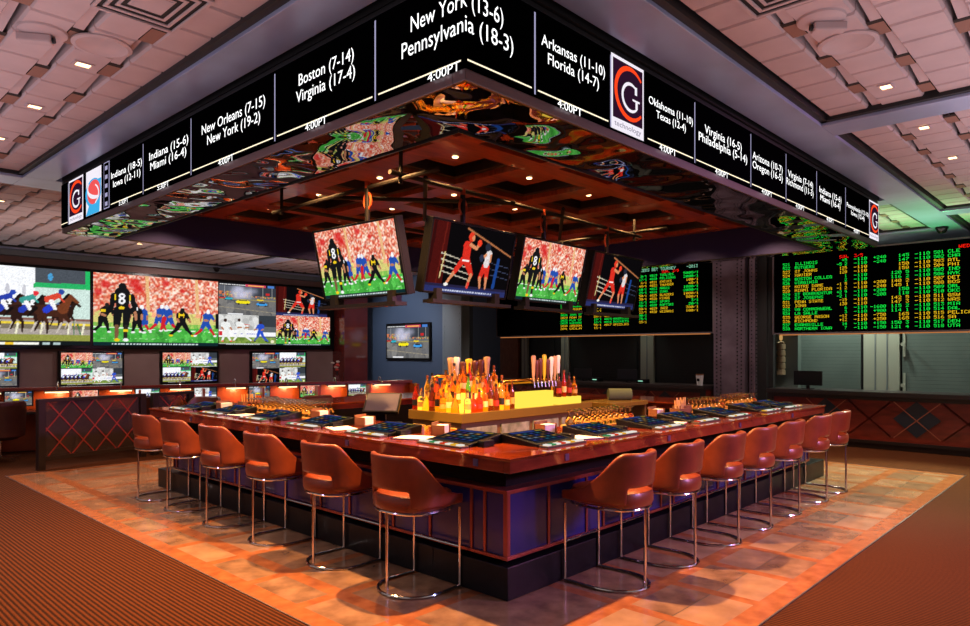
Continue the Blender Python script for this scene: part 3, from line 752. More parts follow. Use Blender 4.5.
def team_panel(s0, s1, l1, a0, a1, l2, b0, b1, tm, z1=3.70, z2=3.605, cap=.082):
    p = led_panel(s0, s1, 'panel reading %s over %s' % (l1, l2))
    sign_text(p, l1, a0, a1, z1, m_white, cap=cap); sign_text(p, l2, b0, b1, z2, m_white, cap=cap)
    sign_line(p, s0, s1)
    c = (s0 + s1) / 2 - .06; w = .135
    sign_text(p, tm, c - w, c + w, 3.372, m_white, off=.019, name='time_lettering', cap=.056)
    return p
team_panel(-5.54, -4.587, 'Indiana (18-5)', -5.50, -4.625, 'Iowa (12-11)', -5.44, -4.665, '5:30PT', 3.70, 3.598, .075)
team_panel(-4.587, -3.474, 'Indiana (15-6)', -4.433, -3.537, 'Miami (16-4)', -4.408, -3.579, '5:30PT', 3.70, 3.597, .082)
team_panel(-3.474, -2.018, 'New Orleans (7-15)', -3.261, -2.166, 'New York (19-2)', -3.156, -2.243, '4:00PT', 3.705, 3.595, .087)
team_panel(-2.018, -.79, 'Boston (7-14)', -1.688, -1.021, 'Virginia (17-4)', -1.724, -1.007, '4:00PT', 3.722, 3.606, .088)
team_panel(-.79, .592, 'New York (13-6)', -.463, .316, 'Pennsylvania (18-3)', -.548, .406, '4:00PT', 3.717, 3.579, .100)
team_panel(.592, 1.440, 'Arkansas (11-10)', .658, 1.369, 'Florida (14-7)', .725, 1.294, '4:00PT', 3.721, 3.62, .075)
team_panel(1.92, 2.72, 'Oklahoma (11-10)', 1.968, 2.687, 'Texas (12-4)', 2.082, 2.563, '4:00PT', 3.699, 3.615, .062)
team_panel(2.72, 3.883, 'Virginia (16-5)', 2.908, 3.674, 'Philadelphia (5-14)', 2.796, 3.801, '4:00PT', 3.689, 3.600, .078)
team_panel(3.883, 4.804, 'Arizona (10-7)', 3.931, 4.71, 'Oregon (16-5)', 3.931, 4.71, '4:00PT', 3.677, 3.587, .075)
team_panel(4.804, 5.77, 'Virginia (7-14)', 4.868, 5.65, 'Richmond (11-3)', 4.824, 5.667, '4:00PT', 3.677, 3.587, .075)
team_panel(5.77, 6.868, 'Indiana (15-6)', 5.874, 6.704, 'Miami (16-4)', 5.909, 6.663, '4:00PT', 3.677, 3.587, .075)
team_panel(6.868, 7.957, 'Pennsylvania (12-10)', 6.93, 7.93, 'Iowa (12-4)', 7.12, 7.72, '4:00PT', 3.667, 3.590, .062)

def arc_poly(b, cx, cz, rx, rz, t0, t1, w0, off, n=22, m=0, taper=.5):
    for k in range(n):
        a = t0 + (t1 - t0) * k / n; c = t0 + (t1 - t0) * (k + 1) / n
        def pt(t, f):
            e = w0 * (taper + (1 - taper) * math.sin((t - t0) / (t1 - t0) * PI))
            return perim(cx + (rx - f * e) * math.cos(t), cz + (rz - f * e * 1.1) * math.sin(t), off)
        b.quad(pt(a, 1), pt(a, 0), pt(c, 0), pt(c, 1), m)

def logo_panel(s0, s1, label):
    p = led_panel(s0, s1, label); w = s1 - s0
    b = SB()
    def R(a, z0, c, z1, off, m): b.quad(perim(s0 + a * w, z0, off), perim(s0 + c * w, z0, off), perim(s0 + c * w, z1, off), perim(s0 + a * w, z1, off), m)
    R(.01, 3.39, .99, 3.925, .014, 0); R(.055, 3.475, .945, 3.90, .016, 1)
    b.at(O).build('logo_plate', [m_logo_wh, m_logo_bg], p)
    b = SB(); arc_poly(b, s0 + .56 * w, 3.69, .47 * w, .20, math.radians(42), math.radians(318), .085 * w, .018)
    b.at(O).build('logo_ring', m_logo_red, p)
    b = SB(); arc_poly(b, s0 + .56 * w, 3.665, .27 * w, .11, math.radians(45), math.radians(325), .06 * w, .02, m=0)
    R(.71, 3.60, .78, 3.655, .02, 0); R(.62, 3.648, .84, 3.663, .02, 0); R(.69, 3.70, .76, 3.76, .02, 0)
    b.at(O).build('logo_letter', m_logo_wh, p)
    sign_text(p, 'technology', s0 + .1 * w, s1 - .1 * w, 3.42, m_logo_txt, cap=.04, name='logo_lettering')
logo_panel(1.445, 1.90, 'plum and orange letter logo panel beside the Arkansas game')
logo_panel(7.957, 8.45, 'letter logo panel at the end towards the odds boards')
logo_panel(-7.0, -6.44, 'letter logo panel at the end towards the video wall')
p = led_panel(-7.31, -7.0, 'blank black end panel'); sign_line(p, -7.33, -7.0)
p = led_panel(-6.44, -5.76, 'round red, white and blue ball logo panel')
b = SB(); w = .6; c = -6.08
b.quad(perim(c - .26, 3.40, .014), perim(c + .26, 3.40, .014), perim(c + .26, 3.92, .014), perim(c - .26, 3.92, .014), 0)
b.quad(perim(c - .26, 3.40, .016), perim(c + .2, 3.40, .016), perim(c + .26, 3.78, .016), perim(c + .1, 3.78, .016), 1)
n = 28
ang = [2 * PI * k / n for k in range(n)]
b.add([perim(c + .27 * math.cos(a), 3.645 + .165 * math.sin(a), .018) for a in ang], [tuple(range(n))], 1)
b.add([perim(c + .02 + .22 * math.cos(a), 3.65 + .14 * math.sin(a), .020) for a in ang], [tuple(range(n))], 2)
arc_poly(b, c + .12, 3.70, .32, .14, math.radians(150), math.radians(285), .05, .022, m=0)
arc_poly(b, c - .05, 3.62, .26, .13, math.radians(-60), math.radians(60), .03, .022, m=0)
b.at(O).build('ball_logo', [m_logo_wh, m_cy, m_sal], p)
p = led_panel(-5.755, -5.545, 'film-strip patterned panel')
b = SB()
b.quad(perim(-5.74, 3.40, .014), perim(-5.56, 3.40, .014), perim(-5.56, 3.92, .014), perim(-5.74, 3.92, .014), 0)
b.quad(perim(-5.725, 3.41, .016), perim(-5.575, 3.41, .016), perim(-5.575, 3.91, .016), perim(-5.725, 3.91, .016), 1)
for k in range(5): b.quad(perim(-5.69, 3.43 + k * .1, .018), perim(-5.61, 3.43 + k * .1, .018), perim(-5.61, 3.475 + k * .1, .018), perim(-5.69, 3.475 + k * .1, .018), 0)
b.at(O).build('film_pattern', [m_div, m_led_off], p)
# far faces of the ring carry plain black display panels
for a in (0, 1):
    b = SB()
    if a: b.box(SX, SY1, 3.387, SX1, SY1 + .012, 3.928)
    else: b.box(SX1, SY, 3.387, SX1 + .012, SY1, 3.928)
    b.at(O).build('display_panel', m_led_off, sign)
# small recessed lights in the coffers
LOGS = []
CDL = [(IX0 + cw * (i + .5), IY0 + ch * (j + .5)) for i in (0, 1, 2, 3, 4, 5) for j in (0, 1, 2, 3, 4)]
m_dl = emat('downlight_glow', rgb(255, 214, 150), 6)
for x, y in CDL:
    b = SB(); b.lathe([(.0, 3.888), (.024, 3.888), (.034, 3.892), (.034, 3.9)], 12, (x, y, 0)); b.at(O).build('recessed_light', m_dl, sign)

# ------------------------------------------------------------------ the bar counter
LX, LY, BW, BH = 6.5, 6.2, 1.0, 1.07
bar = thing('bar_counter', 'large square cherry-wood bar with navy panels and a glossy red-brown top', 'bar', (0, 0, 0))
b = MB(); ring(b, BW, BW, LX - BW, LY - BW, -.012, -.012, LX + .012, LY + .012, 1.048, BH)
b.build('counter_top', m_bartop, bar, bevel=.004)
b = MB(); ring(b, .06, .06, LX - .06, LY - .06, 0, 0, LX, LY, .965, 1.048)
b.build('fascia', m_barwood, bar, bevel=.004)
for k in range(4):
    for side in (0, 1):
        t = (.30, .62)[side] + k * 1.55
        if t > 6.1: continue
        b = MB()
        if side: b.box(t, -.006, .985, t + .045, .004, 1.035)
        else: b.box(-.006, t, .985, .004, t + .045, 1.035)
        b.build('fascia_clip', m_clip, bar)
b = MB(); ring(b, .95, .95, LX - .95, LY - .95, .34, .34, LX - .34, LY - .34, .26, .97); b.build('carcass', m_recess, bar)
b = MB(); ring(b, .98, .98, LX - .9, LY - .9, .19, .19, 7.1, 6.42, 0, .243); b.build('plinth', m_plinth, bar, bevel=.006)
def panel_run(marks, side):
    p = .245
    for i in range(len(marks) - 1):
        a, c = marks[i] + .012, marks[i + 1] - .012
        b = MB()
        if side: b.box(a, p, .30, c, p + .03, .757)
        else: b.box(p, a, .30, p + .03, c, .757)
        b.build('front_panel', m_navy, bar)
    b = MB(); e = marks[-1]
    for t in marks:
        if side: b.box(t - .013, p - .012, .285, t + .013, p + .03, .77)
        else: b.box(p - .012, t - .013, .285, p + .03, t + .013, .77)
    for z0, z1 in ((.275, .30), (.757, .785)):
        if side: b.box(p - .02, p - .02, z0, e, p + .1, z1)
        else: b.box(p - .02, p + .1, z0, p + .1, e, z1)
    b.build('panel_frame', m_copper, bar, bevel=.002)
mr = [.25]; 
for k in range(20):
    mr.append(mr[-1] + (.48, .51, .25)[k % 3])
    if mr[-1] > 6.1: break
mr.append(6.6); panel_run(mr, 1)
ml = [.25, .46, .60]
for k in range(20):
    ml.append(ml[-1] + (.47, .47, .16)[k % 3])
    if ml[-1] > 5.6: break
ml.append(6.03); panel_run(ml, 0)
b = MB(); ring(b, .93, .93, LX - .93, LY - .93, .90, .90, LX - .90, LY - .90, .25, 1.045); b.build('inner_panel', m_barwood, bar)

# ------------------------------------------------------------------ bar stools (local: feet on the floor, facing +Y)
def super_pt(a, bb, t, n=2.6):
    c, s_ = math.cos(t), math.sin(t)
    return (a * math.copysign(abs(s_) ** (2 / n), s_), -bb * math.copysign(abs(c) ** (2 / n), c))

def smooth01(x):
    x = min(1, max(0, x)); return x * x * (3 - 2 * x)

def make_stool():
    root = thing('bar_stool', '', 'bar stool')
    # cushion
    b = MB(); n = 40; rings = [(.80, .628), (.97, .632), (1.0, .655), (1.0, .715), (.97, .738), (.86, .748), (.4, .752)]
    vs = []; fs = []
    for k, z in rings:
        for i in range(n):
            t = 2 * PI * i / n; x, y = super_pt(.255, .262, t)
            back = smooth01((math.cos(t) - .45) / .3)
            q = k * (1 + .065 * back); vs.append((x * q, y * q, z))
    m = len(rings)
    for r in range(m - 1):
        for i in range(n): fs.append((r * n + i, r * n + (i + 1) % n, (r + 1) * n + (i + 1) % n, (r + 1) * n + i))
    fs += [tuple(range(n - 1, -1, -1)), tuple(range((m - 1) * n, m * n))]
    b.add(vs, fs); b.build('seat', m_leather, root, smooth=True)
    # wrap-round back with a slot above the cushion
    sl = math.radians(40); NT = 48; tm = math.radians(150)
    def top(t):
        a = abs(math.degrees(t)); return 1.045 - .29 * smooth01((a - 46) / 64) - .04 * smooth01((a - 105) / 45)
    def pt(t, z, inner):
        a = abs(t); th = .040 if inner else 0
        if a <= PI / 2: x, y = super_pt(.283 - th, .278 - th, t)
        else:
            q = (a - PI / 2) / (tm - PI / 2); x, y = math.copysign(.283 - th - .022 * q * q, t), .255 * q
        lean = .03 * max(0, (z - .75) / .3) * max(0, math.cos(t))
        return (x, y - lean, z)
    ts = [-tm + 2 * tm * i / NT for i in range(NT + 1)]
    zr = 9; vs = []; idx = {}
    def gv(i, j, inner):
        key = (i, j, inner)
        if key not in idx:
            t = ts[i]; zt = top(t); zb = .645
            if j <= 2: z = (zb, .70, .778)[j] if zt > .80 else zb + (zt - zb) * (0, .35, .55)[j]
            else:
                z2 = .778 if zt > .80 else zb + (zt - zb) * .55
                z = z2 + (zt - z2) * (j - 2) / (zr - 2)
            q = pt(t, z, inner)
            idx[key] = len(vs); vs.append(q)
        return idx[key]
    cells = set()
    for i in range(NT):
        tc = (ts[i] + ts[i + 1]) / 2
        for j in range(zr):
            if j < 2 and abs(tc) < sl: continue
            cells.add((i, j))
    fs = []
    for (i, j) in cells:
        fs.append((gv(i, j, 0), gv(i + 1, j, 0), gv(i + 1, j + 1, 0), gv(i, j + 1, 0)))
        fs.append((gv(i, j, 1), gv(i, j + 1, 1), gv(i + 1, j + 1, 1), gv(i + 1, j, 1)))
        for (di, dj, e) in ((-1, 0, ((i, j + 1), (i, j))), (1, 0, ((i + 1, j), (i + 1, j + 1))), (0, -1, ((i, j), (i + 1, j))), (0, 1, ((i + 1, j + 1), (i, j + 1)))):
            if (i + di, j + dj) not in cells:
                p, q = e; fs.append((gv(*p, 0), gv(*p, 1), gv(*q, 1), gv(*q, 0)))
    b = MB(); b.add(vs, fs); o = b.build('backrest', m_leather, root)
    sb = o.modifiers.new('s', 'SUBSURF'); sb.levels = 1; sb.render_levels = 1
    dg = bpy.context.evaluated_depsgraph_get(); me = bpy.data.meshes.new_from_object(o.evaluated_get(dg)); o.modifiers.clear(); o.data = me
    me.polygons.foreach_set('use_smooth', [True] * len(me.polygons))
    # chrome frame
    b = MB(); b.tube([(*super_pt(.255, .262, 2 * PI * i / 36), .616) for i in range(36)], .011, 8, True); b.build('seat_ring', m_chrome, root, smooth=True)
    F = [(-.24, .235), (.24, .235)]; R = (0, -.265)
    for x, y in F + [R]:
        b = MB(); b.cyl((x, y, .012), (x, y, .616), .0105, seg=10); b.build('leg', m_chrome, root, smooth=True)
    b = MB(); b.tube([(-.24, .235, .31), (.24, .235, .31)], .0095, 8); b.build('footrest', m_chrome, root, smooth=True)
    pts = [(-.24, .235, .012)]
    for i in range(21):
        a = PI * i / 20; pts.append((-.25 * math.cos(a), -.02 - .25 * math.sin(a), .012))
    pts.append((.24, .235, .012))
    b = MB(); b.tube(pts, .0115, 8); b.build('base_ring', m_chrome, root, smooth=True)
    return root

stool = make_stool()
used = [False]
def place_stool(x, y, rz, label, sc):
    o = stool if not used[0] else copy_tree(stool)
    used[0] = True
    o.location = (x, y, 0); o.rotation_euler = (0, 0, rz); o.scale = sc; o['label'] = label; o['group'] = 'bar stools along the counter'
LS = [.95, 1.925, 2.93, 3.89, 4.87, 5.73]
RS = [1.11, 1.92, 2.79, 3.57, 4.39, 5.31, 6.07]
LN = ['closest to its corner', 'second from its corner', 'third from its corner', 'fourth from its corner', 'fifth from its corner', 'last in line']
RN = ['closest to its corner', 'second from its corner', 'third from its corner', 'fourth from its corner', 'fifth from its corner', 'sixth from its corner', 'last in line']
for y, n in zip(LS, LN): place_stool(-.062, y - .03, -PI / 2 + .02, 'tan leather stool on the lattice-railing side of the bar, ' + n, (1.08, 1, 1))
for x, n in zip(RS, RN): place_stool(x - .02, -.095, .02, 'tan leather stool on the odds-board side of the bar, ' + n, (1, 1.14, 1))

# ------------------------------------------------------------------ back bar with bottles and taps
bb = thing('back_bar', 'olive metal back bar station with lit amber bottle steps inside the counter', 'back bar', (1.92, 2.4, 0))
b = MB(); b.box(0, 0, .99, 2.55, .92, 1.10); b.build('worktop', m_backbar, bb, bevel=.006)
b = MB(); b.box(.04, .05, .08, 2.5, .88, .99); b.build('cabinet', m_backbarwood, bb)
for k in range(4):
    b = MB(); b.box(.1 + k * .6, .03, .2, .62 + k * .6, .05, .93); b.build('fridge_door', m_fridge, bb)
for k in range(3):
    b = MB(); b.box(.02, .12 + k * .26, .25, .04, .34 + k * .26, .93); b.build('side_panel', m_yellowlit, bb)
b = MB(); b.box(.13, .14, 1.10, 1.0, .86, 1.19); b.box(.27, .26, 1.19, .95, .86, 1.31); plabel(b.build('bottle_step', m_glow2, bb), 'glowing amber bottle steps')
b = MB(); b.box(1.02, .04, 1.10, 1.72, .16, 1.295); plabel(b.build('lit_panel', m_glow, bb), 'bright yellow lit panel under the taps')
b = MB(); b.box(1.84, .04, 1.10, 2.34, .15, 1.195); b.build('lit_panel', m_glow, bb)

def make_bottle(kind, glass, capm, labm, name='liquor_bottle'):
    if kind == 0: pr = [(.0, 0), (.036, 0), (.038, .01), (.038, .17), (.030, .20), (.014, .23), (.013, .285)]
    elif kind == 1: pr = [(0, 0), (.042, 0), (.044, .012), (.044, .13), (.036, .155), (.015, .175), (.014, .23)]
    elif kind == 2: pr = [(0, 0), (.030, 0), (.032, .01), (.032, .2), (.014, .255), (.012, .32)]
    else: pr = [(0, 0), (.05, 0), (.052, .01), (.046, .08), (.03, .14), (.014, .16), (.013, .2)]
    b = MB(); b.lathe(pr, 14); root = b.build(name, glass, smooth=True)
    zt = pr[-1][1]
    b = MB(); b.lathe([(0, zt), (.016, zt), (.016, zt + .03), (.012, zt + .034), (0, zt + .034)], 10); b.build('cap', capm, root, smooth=True)
    r = pr[3][0] + .0012; zz = pr[3][1]
    b = MB(); r0 = r
    if kind != 3:
        nseg = 14; vs = []; 
        for zc in (zz * .3, zz * .7):
            for k in range(nseg): vs.append((r0 * math.cos(2 * PI * k / nseg), r0 * math.sin(2 * PI * k / nseg), zc))
        b.add(vs, [(k, (k + 1) % nseg, nseg + (k + 1) % nseg, nseg + k) for k in range(nseg)])
        b.build('paper_label', labm, root, smooth=True)
    return root
GL = {
 'amber': mat('bottle_amber', rgb(250, 150, 30), .08, trans=.85), 'honey': mat('bottle_honey', rgb(255, 206, 84), .08, trans=.85),
 'dark brown': mat('bottle_brown', rgb(120, 48, 18), .08, trans=.6), 'red': mat('bottle_red', rgb(230, 60, 20), .08, trans=.7),
 'clear': mat('bottle_clear', rgb(255, 238, 190), .06, trans=.9), 'green': mat('bottle_green', rgb(90, 180, 40), .08, trans=.6)}
LAB = [mat('label_gold', rgb(196, 150, 70), .5), mat('label_cream', rgb(226, 196, 130), .6), mat('label_red', rgb(170, 40, 24), .6), mat('label_black', rgb(30, 24, 22), .5)]
CAPM = [m_brass, mat('cap_black', rgb(20, 18, 18), .4), mat('cap_red', rgb(120, 60, 24), .4)]
protos = {}
cnt = {}
def bottle(x, y, z, color, kind, row):
    key = (color, kind)
    if key not in protos:
        o = make_bottle(kind, GL[color], CAPM[(kind + len(color)) % 3], LAB[(kind * 3 + len(color)) % 4]); protos[key] = o
    else: o = copy_tree(protos[key])
    o.location = (x, y, z); o.rotation_euler = (0, 0, random.uniform(0, 6))
    cnt[row] = cnt.get(row, 0) + 1
    shape = ('straight', 'squat', 'tall slim', 'flared')[kind]
    tag(o, '%s %s bottle, %s %s' % (shape, color, ORD[cnt[row] - 1], row), 'bottle', 'liquor bottles on the back bar')
cols = ['amber', 'honey', 'amber', 'red', 'dark brown', 'honey', 'clear', 'amber']
X0b, Y0b = 1.92, 2.4
for i in range(8): bottle(X0b + .065, Y0b + .86 - i * .098, 1.10, cols[(i * 3 + 3) % 8], (0, 1, 3, 0, 2, 1, 0, 3)[i], 'from the register on the short front row')
for i in range(9):
    bottle(X0b + .16 + i * .097, Y0b + .07, 1.10, ('clear', 'red', 'red', 'amber', 'dark brown', 'dark brown', 'honey', 'amber', 'dark brown')[i], (1, 3, 1, 0, 2, 0, 2, 0, 2)[i], 'from the corner on the long front row')
for i in range(7): bottle(X0b + .2, Y0b + .80 - i * .088, 1.19, cols[(i * 5 + 1) % 8], (0, 2, 0, 1, 0, 2, 0)[i], 'from the register on the middle step')
for i in range(7):
    bottle(X0b + .30 + i * .098, Y0b + .195, 1.19, ('green', 'amber', 'honey', 'red', 'amber', 'honey', 'amber')[i], (2, 0, 1, 0, 2, 0, 0)[i], 'from the corner on the long middle step')
for r in range(4):
    for i in range(6):
        if r == 3 and i < 4 or r == 2 and i in (2, 3, 4): continue
        bottle(X0b + .34 + i * .108, Y0b + .32 + r * .15, 1.31, cols[(i * 3 + r * 5) % 8], (0, 2, 1, 0, 2, 0)[(i + r) % 6], ('in the front line of the top step', 'in the second line of the top step', 'in the third line of the top step', 'in the rear line of the top step')[r])
for i in range(4): bottle(X0b + 1.91 + i * .115, Y0b + .095, 1.195, ('dark brown', 'red', 'dark brown', 'amber')[i], (0, 2, 0, 1)[i], 'from the taps on the lit shelf')

def beer_tower(name_label, x, y, z0, hts, w, h0):
    t = thing('beer_tower', name_label, 'beer tap', (x, y, z0))
    b = MB(); pts = [(-.16, 0, 0), (-.16, 0, .22)] + [(-.16 + .1 * (1 - math.cos(a)), 0, .22 + .1 * math.sin(a)) for a in [PI / 2 * k / 8 for k in range(1, 9)]] + [(w, 0, .32)]
    b.tube(pts, .034, 12); plabel(b.build('curved_pipe', m_brass, t, smooth=True), 'polished brass curved pipe')
    b = MB(); b.cyl((-.16, 0, 0), (-.16, 0, .02), .06, seg=16); b.cyl((w - .02, 0, 0), (w - .02, 0, .30), .03, seg=12); b.build('base', m_brass, t, smooth=True)
    for k, (h, mm) in enumerate(hts):
        xx = h0 + k * (w - h0 - .02) / max(1, len(hts) - 1)
        b = MB(); b.cyl((xx, -.03, .32), (xx, -.10, .30), .014, seg=8); b.cyl((xx, -.10, .31), (xx, -.11, .24), .012, .010, 8); b.build('faucet', m_chrome, t, smooth=True)
        b = MB(); b.lathe([(.010, .32), (.016, .36), (.026, .40), (.034, .42 + h * .5), (.042, .37 + h), (.03, .39 + h), (.0, .395 + h)], 10, (xx, -.09, 0), sx=1, sy=.55); b.build('tap_handle', mm, t, smooth=True)
    return t
W1, W2 = m_tapwood, m_tapdark
M3 = mat('tap_handle_white', rgb(226, 220, 214), .4); M4 = mat('tap_handle_yellow', rgb(210, 190, 40), .4)
beer_tower('brass beer tower with tall handles above the yellow lit panel', 2.93, 2.61, 1.10, [(.26, W1), (.20, W2), (.22, W2), (.27, M4), (.21, W2), (.24, M3), (.25, W1), (.26, M3)], .94, .40)
tw = beer_tower('second brass beer tower rising behind the bottles on the top step', 2.28, 3.04, 1.31, [(.30, W1), (.31, M3), (.22, W2), (.28, M4), (.24, W2), (.26, W2), (.32, W1)], .52, .06)
tw.rotation_euler = (0, 0, -PI / 4); tw.scale = (1, 1, .6)

# ------------------------------------------------------------------ gaming terminals set into the bar top
def term_img(seed):
    r = np.random.default_rng(seed); a = np.zeros((40, 56, 3)); a[:] = (.035, .045, .085)
    for i in range(4):
        for j in range(5):
            c = ((.08, .11, .24), (.07, .16, .2), (.2, .14, .08), (.12, .08, .18), (.2, .22, .25), (.3, .22, .1))[r.integers(6)]
            a[8 + i * 7:13 + i * 7, 4 + j * 10:12 + j * 10] = c; a[9 + i * 7:11 + i * 7, 6 + j * 10:10 + j * 10] = np.array(c) * 1.7
    a[1:6, 3:40] = (.14, .18, .36); a[2:5, 42:53] = (.45, .4, .15); a[36:39, 2:54] = (.12, .14, .2)
    return np.clip(a, 0, 1)
TI = [screen_mesh('terminal_view', term_img(s), m_screen_dim) for s in (1, 2, 3)]
m_btn = [emat('button_white', rgb(240, 236, 226), .9, False), emat('button_red', rgb(226, 60, 30), .8, False), emat('button_yellow', rgb(240, 180, 40), .8, False), emat('button_green', rgb(70, 170, 110), .6, False)]
m_deck = mat('button_deck', rgb(70, 60, 58), .3)
def terminal(x, y, rz, label, k):
    t = thing('gaming_terminal', label, 'gaming terminal', (x, y, BH), rz, 'gaming terminals in the bar top')
    # local: player at -Y
    tilt = math.radians(9)
    b = MB(); b.prism([(-.17, 0), (.21, 0), (.21, .075), (-.17, .022)], -.25, .25, M=Matrix(((0, 0, 1, 0), (1, 0, 0, 0), (0, 1, 0, 0), (0, 0, 0, 1))))
    b.build('bezel', m_tvcase, t, bevel=.004)
    s = screen(TI[k % 3], t, .43, .31, (0, .022, .053), (tilt - PI / 2 + .0, 0, 0))
    b = MB(); b.box(-.25, -.27, 0, .25, -.18, .016); b.build('button_deck', m_deck, t, bevel=.003)
    for i in range(8):
        b = MB(); b.box(-.235 + i * .06, -.255, .016, -.19 + i * .06, -.205, .026); b.build('button', m_btn[(0, 0, 3, 0, 1, 0, 2, 0)[(i + k) % 8]], t)
    b = MB(); b.box(.26, -.10, 0, .33, .02, .05); b.build('bill_acceptor', m_tvcase, t, bevel=.006)
for k, y in enumerate(LS): terminal(.37, y - .12, -PI / 2, 'gaming screen in the bar top, stool %s, lattice-railing side' % ('at the corner', 'second from the corner', 'third from the corner', 'fourth from the corner', 'fifth from the corner', 'by the railing')[k], k)
for k, x in enumerate(RS): terminal(x - .30, .38, 0, 'gaming screen in the bar top, stool %s, odds-board side' % ('at the corner', 'second from the corner', 'third from the corner', 'fourth from the corner', 'fifth from the corner', 'sixth from the corner', 'at the far end')[k], k + 1)

# menus, napkin boxes, glasses and the rest on the bar
def mk(name, label, cat, mb, mats, loc, rz=0, group=None, **kw):
    o = mb.build(name, mats, None, **kw); o.location = loc; o.rotation_euler = (0, 0, rz); return tag(o, label, cat, group)
def caddy(x, y, rz, label):
    t = thing('napkin_caddy', label, 'caddy', (x, y, BH), rz, 'napkin caddies on the bar')
    b = MB(); b.box(-.09, -.06, 0, .09, .06, .01); b.box(-.09, -.06, 0, -.08, .06, .09); b.box(.08, -.06, 0, .09, .06, .09); b.box(-.09, .05, 0, .09, .06, .11); b.build('holder', m_card, t)
    b = MB(); b.box(-.075, -.05, .01, .075, .04, .085); b.build('napkins', m_paper, t, bevel=.004)
caddy(.62, 1.35, .5, 'brown napkin caddy on the bar near the corner, carpet side')
caddy(.60, 2.42, .3, 'brown napkin caddy on the bar beside the register')
caddy(.70, 3.35, .3, 'brown napkin caddy on the bar by the long block of glasses')
caddy(1.30, .72, 0, 'brown napkin caddy on the bar before the back bar fridges')
caddy(3.42, .82, 0, 'brown napkin caddy on the bar near the folded towel station')
caddy(.55, 5.25, 0, 'brown napkin caddy on the bar close to the railing end')
def book(x, y, rz, label, m):
    t = thing('menu_booklet', label, 'menu', (x, y, BH), rz)
    b = MB(); b.box(-.13, -.17, 0, .13, .17, .006); b.build('cover', m, t); b = MB(); b.box(-.115, -.155, .006, .115, .155, .009); b.build('page', m_paper, t)
book(.30, 1.32, .4, 'white betting sheet lying on the bar between the first two carpet-side stools', m_navy)
book(.28, 2.36, -.3, 'white betting sheet on the bar between the second and third carpet-side stools', m_mahog)
book(.32, 4.35, .2, 'white betting sheet lying on the bar near the fifth carpet-side stool', m_navy)
book(1.32, .30, 1.2, 'white betting sheet lying on the bar between the first two odds-side stools', m_navy)
book(2.85, .32, 1.8, 'white betting sheet lying on the bar near the third odds-side stool', m_mahog)
def glass_proto():
    b = MB(); b.lathe([(.0, 0), (.036, 0), (.040, .035), (.030, .075), (.008, .092), (.006, .098), (.006, .135), (.030, .142), (.031, .147), (.0, .149)], 12)
    return b.build('drinking_glass', m_glass, smooth=True)
G = [None]
def glasses(x0, y0, nx_, ny_, dx, dy, label, group, mat_label):
    w = MB(); w.box(x0 - .06, y0 - .06, BH, x0 + (nx_ - 1) * dx + .06, y0 + (ny_ - 1) * dy + .06, BH + .012)
    o = w.build('bar_mat', m_straw); tag(o, mat_label, 'bar mat')
    for i in range(nx_):
        for j in range(ny_):
            g = glass_proto() if G[0] is None else G[0].copy()
            if G[0] is None: G[0] = g
            else: COL.objects.link(g)
            g.location = (x0 + i * dx, y0 + j * dy, BH + .012); tag(g, label, 'glass', group)
glasses(.64, 3.5, 4, 14, .098, .1, 'upside-down clear glass in the long block by the register', 'glasses in the long block', 'tan rubber mat under the long block of glasses')
glasses(1.95, .74, 9, 3, .1, .1, 'upside-down clear glass in the block facing the yellow lit panel', 'glasses facing the lit panel', 'tan rubber mat under the glasses facing the yellow lit panel')
glasses(4.15, .70, 8, 3, .1, .1, 'upside-down clear glass in the block towards the riveted column', 'glasses towards the riveted column', 'tan rubber mat under the glasses towards the riveted column')
glasses(5.3, .72, 7, 3, .1, .1, 'upside-down clear glass in the last block near the bar end', 'glasses near the bar end', 'tan rubber mat under the last block of glasses')
# register
t = thing('cash_register', 'dark touch-screen register tilted on a stand beside the bottles', 'register', (1.32, 3.05, 0), -.9)
b = MB(); b.box(-.19, -.17, 0, .19, .17, .92); b.build('pedestal', m_backbarwood, t)
b = MB(); b.box(-.19, -.17, .92, .19, .17, 1.0); b.build('base', m_tvcase, t, bevel=.01)
b = MB(); b.bar((0, .05, 1.0), (0, .02, 1.18), .06, .05); b.build('stand', m_tvcase, t)
Rm = Matrix.Translation((0, -.02, 1.22)) @ Matrix.Rotation(math.radians(-48), 4, 'X')
b = MB(); b.box(-.2, -.02, -.15, .2, .02, .15, 0, Rm); b.build('display', m_tvcase, t, bevel=.005)
b = MB(); b.add([(-.18, -.022, -.13), (.18, -.022, -.13), (.18, -.022, .13), (-.18, -.022, .13)], [(0, 1, 2, 3)], 0, Rm); b.build('display_glass', mat('register_glass', rgb(84, 80, 92), .2), t)
b = MB(); b.box(-.18, .06, 1.0, -.02, .2, 1.1); b.build('receipt_printer', m_tvcase, t, bevel=.01)
